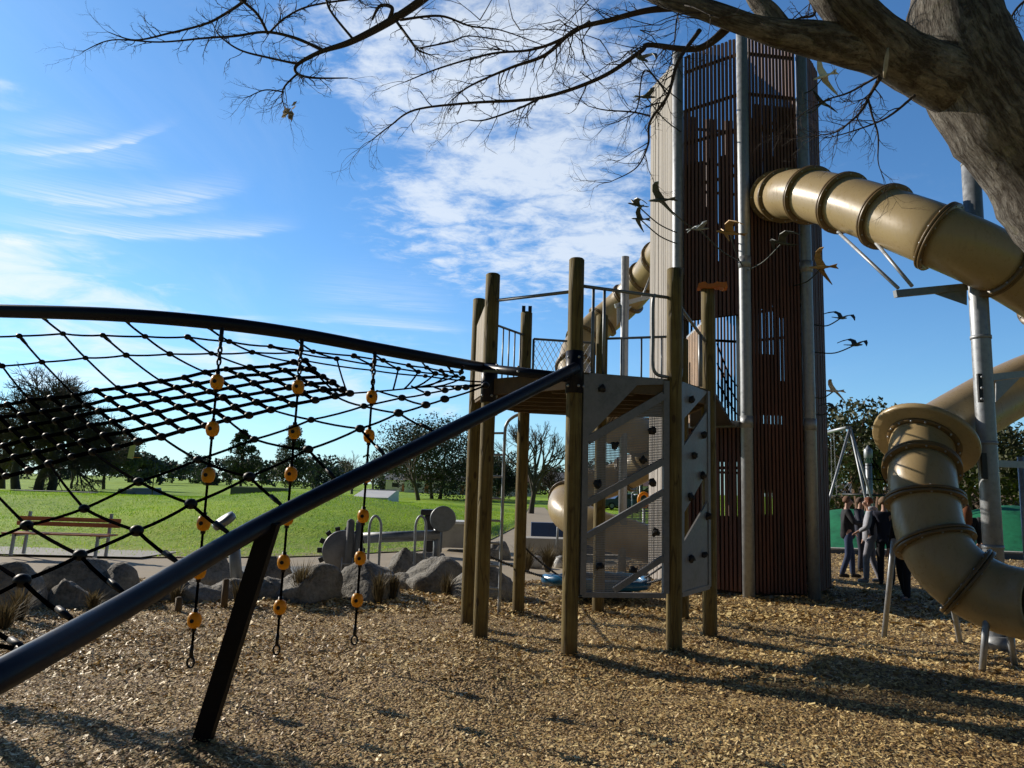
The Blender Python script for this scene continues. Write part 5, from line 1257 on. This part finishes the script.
yt = gr(436, 560).y + 1.4; c = Z(434, 519, yt); bin_ = thing('litter_bin', (c.x, c.y, 0), 'black litter bin with a lid behind the disc post', 'litter bin')
b = MB(); b.box((c.x, c.y, .48), (.42, .42, .9)); b.build('body', MT['black'], bin_, bevel=.02); b = MB(); b.box((c.x, c.y, 1.0), (.62, .5, .14)); b.build('lid', MT['black'], bin_, bevel=.03)
yt = gr(460, 548).y; c = Z(460, 532, yt); tb_ = thing('concrete_table', (c.x, c.y, 0), 'pale square picnic table block on the path behind the left platform posts', 'table')
b = MB(); b.box((c.x, c.y, .34), (.95, .8, .62)); b.build('base', MT['concrete'], tb_, bevel=.02); b = MB(); b.box((c.x, c.y, .69), (1.25, 1.0, .07)); b.build('top', MT['white'], tb_, bevel=.01)
yt = gr(238, 598).y + .5; a = Z(238, 590, yt); st = thing('tilted_post', (a.x, a.y, 0), 'grey post with a tilted round head rising behind the sloping navy beam', 'play post')
b = MB(); e = Z(233, 535, yt); b.tube([(a.x, a.y, 0), e], .085, 14); b.build('post', MT['steel_dull'], st)
b = MB(); h = Z(222, 521, yt); b.lathe(h + Vector((.03, 0, 0)), [(.1, -.06), (.17, -.05), (.18, 0), (.17, .05), (.1, .06)], 24, (-.5, -.35, .8)); b.build('head', MT['steel_dull'], st)
# short timber pegs along the bark edge
for i, (px, py, h, lb) in enumerate(((224, 606, 26, 'short dark edging peg under the sloping navy beam'), (178, 612, 14, 'low dark edging peg left of the front bead rope'), (92, 628, 16, 'low dark edging peg below the narrow boulder'))):
    p = gr(px, py); b = MB(); k = h * p.y / F; b.tube([(p.x, p.y, -.1), (p.x, p.y, k * .95)], [.045, .042], 10); b.lathe((p.x, p.y, k * .95), [(.042, 0), (.02, .012)], 10); tag(b.build('timber_peg', MT['deck_wood'], None, (p.x, p.y, 0)), lb, 'peg', 'timber pegs at the bark edge')
# ------------------------------------------------------------------ planter, blue wall
yw = gr(560, 552).y; a, c = Z(531, 530, yw), Z(600, 530, yw); bw = thing('blue_wall', ((a.x + c.x) / 2, yw, 0), 'low dark blue wall behind the sedge planter under the platform', 'wall')
b = MB(); b.box(((a.x + c.x) / 2 + .3, yw, a.z / 2 + .1), (c.x - a.x + .6, .3, Z(540, 522, yw).z)); b.build('wall', mat('blue_wall_paint', (.025, .06, .16), .7, var=.2, nscale=3), bw)
yp = yw - 1.6; a, c = Z(529, 560, yp), Z(572, 560, yp); plt = thing('white_planter', ((a.x + c.x) / 2, yp, 0), 'pale concrete planter holding the brown sedge clumps', 'planter')
b = MB(); b.box(((a.x + c.x) / 2, yp + .3, .22), (c.x - a.x + .3, .7, .46)); b.build('box', MT['concrete'], plt, bevel=.02)
for i, px in enumerate((527, 536, 561)):
    p = gr(px, 565); b = MB(); b.lathe((p.x, p.y, -.05), [(.14, 0), (.16, .12), (.12, .22), (.04, .25)], 12); tag(b.build('white_stone', MT['white'], None, (p.x, p.y, 0)), ['leftmost white stone in front of the sedge planter', 'second white stone in front of the sedge planter', 'rightmost white stone in front of the sedge planter'][i], 'stone', 'white stones in front of the planter')
p = gr(570, 574); b = MB(); b.tube([(p.x, p.y, 0), (p.x + .06, p.y, .9)], .025, 8); b.tube([(p.x - .04, p.y, .9), (p.x + .12, p.y, .9)], .035, 8); tag(b.build('white_post', MT['steel'], None, (p.x, p.y, 0)), 'thin pale post beside the sedge planter', 'post')
# ------------------------------------------------------------------ skate park, court, hoop
def wall(px0, px1, pt, pb, Y, th, m, label, name='low_wall', cat='wall', zoff=0):
    a, c = Z(px0, pb, Y), Z(px1, pb, Y); z = Z(px0, pt, Y).z; o = thing(name, ((a.x + c.x) / 2, Y, 0), label, cat); b = MB()
    b.box(((a.x + c.x) / 2, Y, z / 2 - .2), (c.x - a.x, th, z + .4)); b.build('wall', m, o, bevel=.02)
    b = MB(); b.box(((a.x + c.x) / 2, Y, z + .02), (c.x - a.x + .06, th + .06, .05)); b.build('coping', MT['concrete'], o); return o
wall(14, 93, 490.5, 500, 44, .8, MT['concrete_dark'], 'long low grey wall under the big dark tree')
wall(232, 288, 487, 494, 58, .8, MT['concrete_dark'], 'low dark wall beyond the mound below the pines')
def ramp_(px0, px1, pt, Y, label, m):
    a, c = Z(px0, 495, Y), Z(px1, 495, Y); z = Z(px0, pt, Y).z; o = thing('skate_ramp', ((a.x + c.x) / 2, Y, 0), label, 'ramp'); b = MB(); n = 10
    prof = [Vector((a.x + (c.x - a.x) * i / n * .7, Y, -.2 + (z + .2) * (1 - math.cos(i / n * math.pi / 2)))) for i in range(n + 1)] + [Vector((c.x, Y, z)), Vector((c.x, Y, -.3)), Vector((a.x, Y, -.3))]
    b.prism(list(reversed(prof)), (0, 4, 0)); b.build('ramp', m, o); b = MB(); b.tube([(a.x + (c.x - a.x) * .7, Y - .02, z + .03), (a.x + (c.x - a.x) * .7, Y + 4, z + .03)], .04, 8); b.build('coping', MT['steel'], o)
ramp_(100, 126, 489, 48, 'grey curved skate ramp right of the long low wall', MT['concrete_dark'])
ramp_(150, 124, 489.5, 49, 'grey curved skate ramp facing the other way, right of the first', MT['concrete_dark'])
a, c = Z(352, 495, 60), Z(388, 495, 60); z0, z1 = Z(360, 497, 60).z, Z(360, 489.5, 65).z
o = thing('skate_ramp', ((a.x + c.x) / 2, 60, 0), 'sunlit white skate ramp left of the dark evergreen', 'ramp'); b = MB(); b.prism([Vector((a.x, 60, -.4)), Vector((a.x, 66, -.4)), Vector((a.x, 66, z1)), Vector((a.x, 64.5, z1)), Vector((a.x, 60, z0))], (c.x - a.x, 0, 0)); b.build('ramp', MT['white'], o); b = MB(); b.tube([(a.x, 64.5, z1 + .03), (c.x, 64.5, z1 + .03)], .04, 8); b.build('coping', MT['steel'], o)
yh = 48; hp = Z(152, 495, yh); hoop = thing('basketball_hoop', (hp.x, yh, 0), 'basketball hoop with pale backboard far behind the net', 'basketball hoop')
b = MB(); zt = Z(134, 452, yh).z; b.tube([(hp.x, yh, -.2), (hp.x, yh, zt - .5), (hp.x - .4, yh, zt - .05), (hp.x - 1.05, yh, zt)], .035, 8); b.build('pole', MT['black'], hoop)
bb = Z(131, 451, yh); b = MB(); b.bar((bb.x, yh, bb.z - .48), (bb.x + .10, yh, bb.z + .45), .35, .08, up=(0, 1, 0)); b.build('backboard', mat('tan_board', (.55, .45, .28), .7, var=.1, nscale=2), hoop)
b = MB(); b.tube([(bb.x + .4 + .25 * math.cos(t), yh + .25 * math.sin(t), bb.z - .4) for t in np.linspace(0, 6.283, 17)], .02, 6, cap=False); b.bar((bb.x, yh, bb.z - .4), (bb.x + .18, yh, bb.z - .4), .03, .03); b.build('rim', MT['orange'], hoop)
# ------------------------------------------------------------------ houses and parked cars beyond the lawn
def house(px, Y, w, d, h, label, rc, seed):
    p = Z(px, 490, Y); o = thing('house', (p.x, Y, 0), label, 'house', 'pale houses along the far street'); x = p.x; g = random.Random(seed)
    b = MB(); b.box((x, Y, h / 2 - .2), (w, d, h + .4)); b.build('wall', MT['white'], o)
    b = MB(); e = .4; rh = h * .55
    b.prism([Vector((x - w / 2 - e, Y - d / 2 - e, h)), Vector((x - w / 2 - e, Y + d / 2 + e, h)), Vector((x - w / 2 - e, Y, h + rh))], (w + 2 * e, 0, 0)); r = b.build('roof', rc, o)
    b = MB(); b.box((x + w * .25, Y + .3, h + rh * .9), (.6, .6, 1.2)); b.build('chimney', MT['bench'], r)
    for k in (-.3, .05, .33):
        b = MB(); b.box((x + w * k, Y - d / 2 - .02, h * .55), (w * .14, .08, h * .36)); wn = b.build('window', MT['black'], o)
        b = MB(); b.box((x + w * k, Y - d / 2 - .045, h * .55 - h * .2), (w * .17, .1, .1)); b.build('sill', MT['white'], wn)
    b = MB(); b.box((x - w * .13, Y - d / 2 - .03, h * .36), (.95, .08, h * .72)); b.build('door', MT['bench'], o)
rc1 = mat('roof_iron', (.20, .12, .10), .6, var=.2, nscale=1, bump=.1); rc2 = mat('roof_grey', (.24, .25, .26), .6, var=.2, nscale=1, bump=.1)
for i, a in enumerate([(412, 185, 12, 7, 2.7, 'pale house with grey roof left of the large evergreen trunk', rc2), (436, 175, 14, 7, 2.8, 'pale house behind the trunk of the large evergreen', rc1), (470, 160, 11, 7, 2.7, 'pale house left of the front platform posts', rc2), (505, 170, 12, 7, 2.8, 'pale house seen between the left platform posts', rc1), (578, 120, 9, 7, 2.8, 'white gabled house right of the upright bare tree', rc2), (640, 150, 13, 7, 2.8, 'pale house behind the parked cars', rc1), (955, 120, 16, 7, 2.6, 'low house with reddish roof beyond the green mound at the right', rc1), (838, 100, 8, 6, 2.4, 'pale roofed building left of the people at the tower edge', rc2)]): house(*a, seed=i)
def car(px, Y, rz, label, paint):
    p = Z(px, 500, Y); o = thing('parked_car', (p.x, Y, 0), label, 'car', 'cars parked behind the lawn'); M4 = Matrix.Translation((p.x, Y, 0)) @ Matrix.Rotation(rz, 4, 'Z')
    def fin(b, n, m, par=o): b.v = [tuple(M4 @ Vector(v)) for v in b.v]; return b.build(n, m, par)
    side = [(-2.1, .32), (-2.15, .72), (-1.95, .9), (-1.0, .98), (-.55, 1.42), (.75, 1.46), (1.45, 1.0), (2.0, .88), (2.12, .6), (2.1, .32)]
    b = MB(); b.prism([Vector((x, -.85, z)) for x, z in side], (0, 1.7, 0)); fin(b, 'body', paint)
    b = MB(); b.prism([Vector((x, -.865, z)) for x, z in [(-.85, 1.0), (-.5, 1.35), (.68, 1.38), (1.15, 1.0)]], (0, 1.73, 0)); fin(b, 'side_window', MT['black'])
    for x in (-1.3, 1.35):
        for y in (-.82, .82):
            b = MB(); b.lathe((x, y, .32), [(.2, -.1), (.31, -.1), (.32, -.07), (.32, .07), (.31, .1), (.2, .1)], 18, (0, 1, 0)); w = fin(b, 'wheel', MT['black']); b = MB(); b.cyl((x, y - .11, .32), (x, y + .11, .32), .19, n=14); fin(b, 'rim', MT['steel'], w)
    for y in (-.6, .6): b = MB(); b.box((2.08, y, .7), (.1, .3, .14)); fin(b, 'headlight', MT['white'])
cp = [mat('car_silver', (.4, .42, .44), .3, .4, var=.05, nscale=1, bump=0), mat('car_white', (.7, .7, .7), .3, 0, var=.05, nscale=1, bump=0), mat('car_blue', (.04, .07, .15), .3, 0, var=.05, nscale=1, bump=0)]
for px, Y, rz, k, lb in ((608, 72, .3, 0, 'silver car parked beyond the lawn, left of the dark blue one'), (622, 70, .2, 2, 'dark blue car parked between the silver and the white one'), (637, 74, .25, 1, 'white car parked nearest the tower'), (595, 78, .2, 1, 'white car parked behind the far slide, leftmost of the four')): car(px, Y, rz, lb, cp[k])
# ------------------------------------------------------------------ green rubber mounds, wall, carousel and swing frame at the right
def mound(cx, cy, w, d, h, label):
    V = []; Fc = []; n, m = 40, 16
    for j in range(m + 1):
        r = j / m
        for i in range(n):
            a = 2 * math.pi * i / n; k = 1 + .08 * math.sin(3 * a + cx); V.append((math.cos(a) * r * w * k, math.sin(a) * r * d * k, h * (math.cos(r * math.pi) * .5 + .5) - .08))
    for j in range(m):
        for i in range(n): Fc.append((j * n + i, (j + 1) * n + i, (j + 1) * n + (i + 1) % n, j * n + (i + 1) % n))
    me = bpy.data.meshes.new('rubber_mound'); me.from_pydata(V, [], Fc); me.polygons.foreach_set('use_smooth', [True] * len(Fc)); tag(link('rubber_mound', me, MT['green_rubber'], None, (cx, cy, 0)), label, 'rubber mound', 'green rubber mounds')
ym = 27; 
for px, top, w, lb in ((850, 507, 4.2, 'green rubber mound behind the standing people, nearest the tower'), (925, 520, 4, 'low green rubber mound in the middle behind the spiral slide'), (1012, 503, 5.0, 'tall green rubber mound at the right edge behind the steel post')):
    c = Z(px, 520, ym); mound(c.x, ym, w, 3.6, Z(px, top, ym - 1.0).z, lb)
wl = 22.6
for px0, px1, pt, lb in ((826, 940, 549, 'grey low wall behind the people by the tower'), (948, 1100, 551, 'grey low wall at the right edge behind the spiral slide')): wall(px0, px1, pt, 572, wl + (.3 if px0 > 900 else 0), .35, MT['concrete_dark'], lb)
yc = 29; mp = Z(870, 505, yc); car_ = thing('rope_carousel', (mp.x, yc, 0), 'rope carousel with a grey mast and dark hanging ring beyond the people', 'carousel')
zt = Z(868, 450, yc).z; b = MB(); b.tube([(mp.x, yc, 0), (mp.x, yc, zt)], [.12, .12], 14); b.lathe((mp.x, yc, zt), [(.15, -.5), (.16, .0), (.13, .04), (.06, .1), (.03, .18)], 16); b.build('mast', MT['steel'], car_)
zr_ = Z(865, 495, yc).z; b = MB(); RR = .95; b.tube([(mp.x + RR * math.cos(t), yc + RR * math.sin(t), zr_) for t in np.linspace(0, 6.283, 33)], .045, 8, cap=False); b.build('ring', MT['black'], car_)
b = MB()
for i in range(12): a = i * math.pi / 6; b.tube([(mp.x, yc, zt - .05), (mp.x + RR * math.cos(a), yc + RR * math.sin(a), zr_)], .012, 5)
for k in (.35, .65): b.tube([(mp.x + RR * k * math.cos(t), yc + RR * k * math.sin(t), zt + (zr_ - zt) * k) for t in np.linspace(0, 6.283, 25)], .012, 5, cap=False)
b.build('rope', MT['rope'], car_)
ys_ = 25; ap = Z(850, 427, ys_); sw = thing('swing_frame', (ap.x, ys_, 0), 'tall pale steel swing frame with splayed legs right of the tower', 'swing frame')
for px, py, dy in ((829, 500, -.6), (872, 500, .5), (866, 500, -.5)):
    b = MB(); e = Z(px, py, ys_ + dy); d = (e - ap); f = ap + d * (ap.z / (ap.z - e.z)); b.tube([ap, f], .042, 12); b.build('leg', MT['steel'], sw)
b = MB(); b.tube([ap + Vector((-.1, 0, -.02)), ap + Vector((.25, 3.2, -.02))], .06, 12); b.build('crossbar', MT['steel'], sw)
b = MB(); s = ap + Vector((.05, 1.4, 0)); chain(b, s, s + Vector((.05, 0, -2.3)), 0, 46, .006); chain(b, s + Vector((.12, .5, 0)), s + Vector((.1, .5, -2.3)), 0, 46, .006); ch = b.build('chain', MT['steel_dull'], sw)
b = MB(); b.box(s + Vector((.08, .25, -2.32)), (.2, .6, .04)); b.build('seat', MT['black'], sw)
# distant lamp post and slide frame behind the panel
for i, (px, pt, Y, lb) in enumerate(((640, 490, 45, 'thin lamp post left of the tower in the distance'), (632, 505, 47, 'second thin post left of the tower, behind the panel'))):
    p = Z(px, 510, Y); b = MB(); z = Z(px, pt - 12, Y).z; b.tube([(p.x, Y, 0), (p.x, Y, z)], .05, 8); b.tube([(p.x, Y, z), (p.x + .3, Y, z + .06)], .06, 8); tag(b.build('lamp_post', MT['steel'], None, (p.x, Y, 0)), lb, 'lamp post')
yy = gr(644, 548).y; p = Z(644, 500, yy); yr = thing('yellow_hoop', (p.x, yy, 0), 'yellow ring on a low post seen through the perforated panel', 'play ring')
b = MB(); b.tube([(p.x + .16 * math.cos(t), yy, p.z + .2 * math.sin(t)) for t in np.linspace(0, 6.283, 21)], .05, 8, cap=False); b.build('ring', MT['yellow'], yr); b = MB(); b.tube([(p.x, yy, 0), (p.x, yy, p.z - .2)], .04, 8); b.build('post', MT['steel'], yr)
# ------------------------------------------------------------------ people
def skinmesh(name, V, E, Rr, m, parent, sub=2, root_i=0):
    me = bpy.data.meshes.new('tmp'); me.from_pydata([tuple(v) for v in V], E, []); o = bpy.data.objects.new('tmp', me); COL.objects.link(o)
    sk = o.modifiers.new('s', 'SKIN'); sk.use_smooth_shade = True
    lay = me.skin_vertices[0].data if me.skin_vertices else None
    if lay is None:
        bpy.context.view_layer.objects.active = o; me.skin_vertices.new() if hasattr(me.skin_vertices, 'new') else None; lay = me.skin_vertices[0].data
    for i, r in enumerate(Rr): lay[i].radius = (r, r) if not isinstance(r, tuple) else r; lay[i].use_root = (i == root_i)
    ss = o.modifiers.new('u', 'SUBSURF'); ss.levels = ss.render_levels = sub
    dg = bpy.context.evaluated_depsgraph_get(); ev = o.evaluated_get(dg); nm = bpy.data.meshes.new_from_object(ev); nm.name = name
    bpy.data.objects.remove(o); bpy.data.meshes.remove(me); nm.materials.clear()
    org = ORG[parent]; nm.transform(Matrix.Translation(-org)); nm.polygons.foreach_set('use_smooth', [True] * len(nm.polygons))
    return link(name, nm, m, parent)
def person(px, pyf, face, label, top_c, leg_c, hair_c, pose, H=1.72, long_hair=False, hood=False, female=False, shoes=(.03, .03, .03)):
    p0 = gr(px, pyf); root = thing('person', p0, label, 'person'); H *= .965; k = H / 1.72
    f = Vector((math.sin(face), -math.cos(face), 0)); s = Vector((f.y, -f.x, 0)) * -1     # forward, and the person's left
    def T(x, y, z): return p0 + (s * x + f * y + Vector((0, 0, z))) * k
    J = dict(pel=(0, 0, .93), wst=(0, .01, 1.08), chs=(0, .0, 1.28), nk0=(0, -.01, 1.43), nk=(0, .015, 1.50), hd=(0, .03, 1.60), htop=(0, .02, 1.68),
             shl=(.17, -.01, 1.39), ell=(.25, -.02, 1.12), wrl=(.25, .10, .90), shr=(-.17, -.01, 1.39), elr=(-.25, -.02, 1.12), wrr=(-.25, .10, .90),
             hpl=(.09, 0, .88), knl=(.10, .03, .49), anl=(.10, -.02, .09), tol=(.11, .15, .03), hpr=(-.09, 0, .88), knr=(-.10, .03, .49), anr=(-.10, -.02, .09), tor=(-.11, .15, .03))
    J.update(pose); P = {a: T(*v) for a, v in J.items()}
    def sk(name, chain_, rad, m, sub=2):
        ks = list(rad); idx = {a: i for i, a in enumerate(ks)}; return skinmesh(name, [P[a] for a in ks], [(idx[a], idx[c]) for a, c in chain_], [rad[a] if isinstance(rad[a], tuple) else rad[a] * k for a in ks], m, root, sub)
    # body: head, neck, trunk, arms with fingers, legs, one surface
    E = [('pel', 'wst'), ('wst', 'chs'), ('chs', 'nk0'), ('nk0', 'nk'), ('nk', 'hd'), ('hd', 'htop')]; rad = dict(pel=.11, wst=.10, chs=.11, nk0=.06, nk=.05, hd=.080, htop=.055)
    for q in 'lr':
        E += [('chs', 'sh' + q), ('sh' + q, 'el' + q), ('el' + q, 'wr' + q), ('pel', 'hp' + q), ('hp' + q, 'kn' + q), ('kn' + q, 'an' + q), ('an' + q, 'to' + q)]
        rad.update({'sh' + q: .05, 'el' + q: .036, 'wr' + q: .025, 'hp' + q: .075, 'kn' + q: .05, 'an' + q: .034, 'to' + q: .025})
        d = (P['wr' + q] - P['el' + q]).normalized(); u = d.cross(Vector((0, 0, 1)));
        u = u.normalized() if u.length > .05 else s
        P['pm' + q] = P['wr' + q] + d * .07 * k; E.append(('wr' + q, 'pm' + q)); rad['pm' + q] = .024
        for i, (o, L) in enumerate(((-.03, .072), (-.01, .085), (.01, .08), (.03, .062))):
            a = 'f%d%s' % (i, q); P[a] = P['pm' + q] + d * L * .5 * k + u * o * k; P[a + 'e'] = P[a] + (d * .85 + Vector((0, 0, -.4))).normalized() * L * .5 * k
            E += [('pm' + q, a), (a, a + 'e')]; rad[a] = .009; rad[a + 'e'] = .008
        a = 'th' + q; P[a] = P['wr' + q] + d * .045 * k + u * -.045 * k; E.append(('wr' + q, a)); rad[a] = .011
    P['chin'] = P['hd'] + f * .062 * k + Vector((0, 0, -.075)) * k; E.append(('hd', 'chin')); rad['chin'] = .035
    P['nose'] = P['hd'] + f * .105 * k + Vector((0, 0, -.015)) * k; E.append(('hd', 'nose')); rad['nose'] = .016
    bd = sk('body', E, rad, MT['skin'])
    b = MB()
    for q in (-1, 1): b.ball(P['hd'] + f * .088 * k + s * q * .032 * k + Vector((0, 0, .012)), .011, 5)
    b.build('eye', MT['white'], root)
    # jacket
    P['hem'] = T(0, 0, .79); E = [('hem', 'pel'), ('pel', 'wst'), ('wst', 'chs'), ('chs', 'nk0')]; rad = dict(hem=(.175 * k, .14 * k), pel=(.165 * k, .13 * k), wst=(.15 * k, .12 * k), chs=(.165 * k, .13 * k), nk0=.078)
    for q in 'lr': P['wq' + q] = P['el' + q].lerp(P['wr' + q], .93); E += [('chs', 'sh' + q), ('sh' + q, 'el' + q), ('el' + q, 'wq' + q)]; rad.update({'sh' + q: .078, 'el' + q: .058, 'wq' + q: .044})
    jk = sk('jacket', E, rad, cloth('jacket_cloth', top_c))
    P['pl2'] = P['pel'] + Vector((0, 0, .08)); E = [('pl2', 'pel')]; rad = dict(pl2=.12, pel=.135)
    for q in 'lr': P['aq' + q] = P['an' + q] + Vector((0, 0, -.035)); E += [('pel', 'hp' + q), ('hp' + q, 'kn' + q), ('kn' + q, 'aq' + q)]; rad.update({'hp' + q: .098, 'kn' + q: .072, 'aq' + q: .058})
    sk('trousers', E, rad, cloth('trouser_cloth', leg_c))
    for q in 'lr':
        P['he' + q] = P['an' + q] - f * .05 * k + Vector((0, 0, -.045)); P['t2' + q] = P['an' + q] + f * .17 * k + Vector((0, 0, -.055)); P['m2' + q] = P['an' + q] + f * .06 * k + Vector((0, 0, -.04))
        sk('shoe', [('he' + q, 'm2' + q), ('m2' + q, 't2' + q)], {'he' + q: .042, 'm2' + q: .046, 't2' + q: .036}, cloth('shoe_cloth', shoes), 1)
    # hair
    b = MB(); c = P['hd'] + Vector((0, 0, .035 * k)) - f * .018 * k; g = random.Random(int(px)); b.ball(c, .099 * k, 10, sc=(1, 1, 1.0)); vs = []
    for v in b.v:
        v = Vector(v); d = v - c; n = mnoise.noise(v * 22)
        if d.dot(f) > .045 * k and d.z < .05 * k: v = c + d * .62      # clear of the face
        elif d.z < -.05 * k: v = c + Vector((d.x, d.y, d.z * .8)) * .86
        vs.append(tuple(v + d * .09 * n))
    b.v = vs
    if long_hair: b.tube([c - f * .03, c - f * .075 + Vector((0, 0, -.12)), c - f * .085 + Vector((0, 0, -.27)), c - f * .07 + Vector((0, 0, -.40))], [.10, .105, .095, .04], 12)
    b.build('hair', cloth('hair_tone', hair_c), root)
    for q in (-1, 1):
        e = MB(); e.ball(P['hd'] + s * q * .088 * k + Vector((0, 0, -.01)), .024, 5, sc=(.5, .8, 1.2)); e.build('ear', MT['skin'], root)
    if hood: b = MB(); b.tube([P['nk'] + s * .09 - f * .0, P['nk'] + s * .06 - f * .09, P['nk'] - f * .115 + Vector((0, 0, -.03)), P['nk'] - s * .06 - f * .09, P['nk'] - s * .09], [.03, .05, .055, .05, .03], 10); b.build('hood', cloth('hood_cloth', top_c), root)
    return root
walk = dict(knl=(.10, .09, .50), anl=(.10, .10, .09), tol=(.11, .24, .03), knr=(-.10, -.02, .48), anr=(-.10, -.17, .10), tor=(-.11, -.02, .03))
person(849, 578, 1.35, 'man in a black jacket and blue jeans reaching one arm towards the person in grey', (.018, .019, .024), (.035, .055, .12), (.20, .11, .07), dict(elr=(-.28, .08, 1.17), wrr=(-.12, .30, 1.17), ell=(.27, .02, 1.13), wrl=(.26, .16, .98), **walk), H=1.76)
person(862, 572, .9, 'person in a dark top standing behind the man in the black jacket', (.04, .045, .07), (.03, .035, .06), (.10, .06, .045), dict(elr=(-.27, .06, 1.14), wrr=(-.10, .22, 1.12)), H=1.74)
person(872, 583, -2.0, 'person in a pale grey hoodie and grey track pants with short reddish hair', (.36, .37, .42), (.26, .26, .30), (.20, .075, .04), dict(ell=(.24, .05, 1.12), wrl=(.16, .22, 1.02), **walk), H=1.75, hood=True, shoes=(.35, .35, .36))
person(887, 585, 2.6, 'person in a navy jacket and dark trousers seen from behind beside the spiral slide', (.018, .022, .045), (.014, .014, .02), (.24, .16, .10), dict(), H=1.76)
person(906, 601, -1.1, 'person in dark trousers mostly hidden by the lower part of the spiral slide', (.02, .022, .03), (.012, .014, .022), (.08, .05, .035), dict(**walk), H=1.6, shoes=(.2, .2, .22))
person(969, 590, 2.9, 'woman with long auburn hair and dark clothes behind the spiral slide', (.014, .014, .018), (.014, .014, .02), (.24, .085, .035), dict(), H=1.68, long_hair=True)
person(989, 588, .4, 'person in a dark coat half hidden by the steel slide post', (.016, .016, .02), (.014, .014, .02), (.09, .06, .04), dict(), H=1.68)
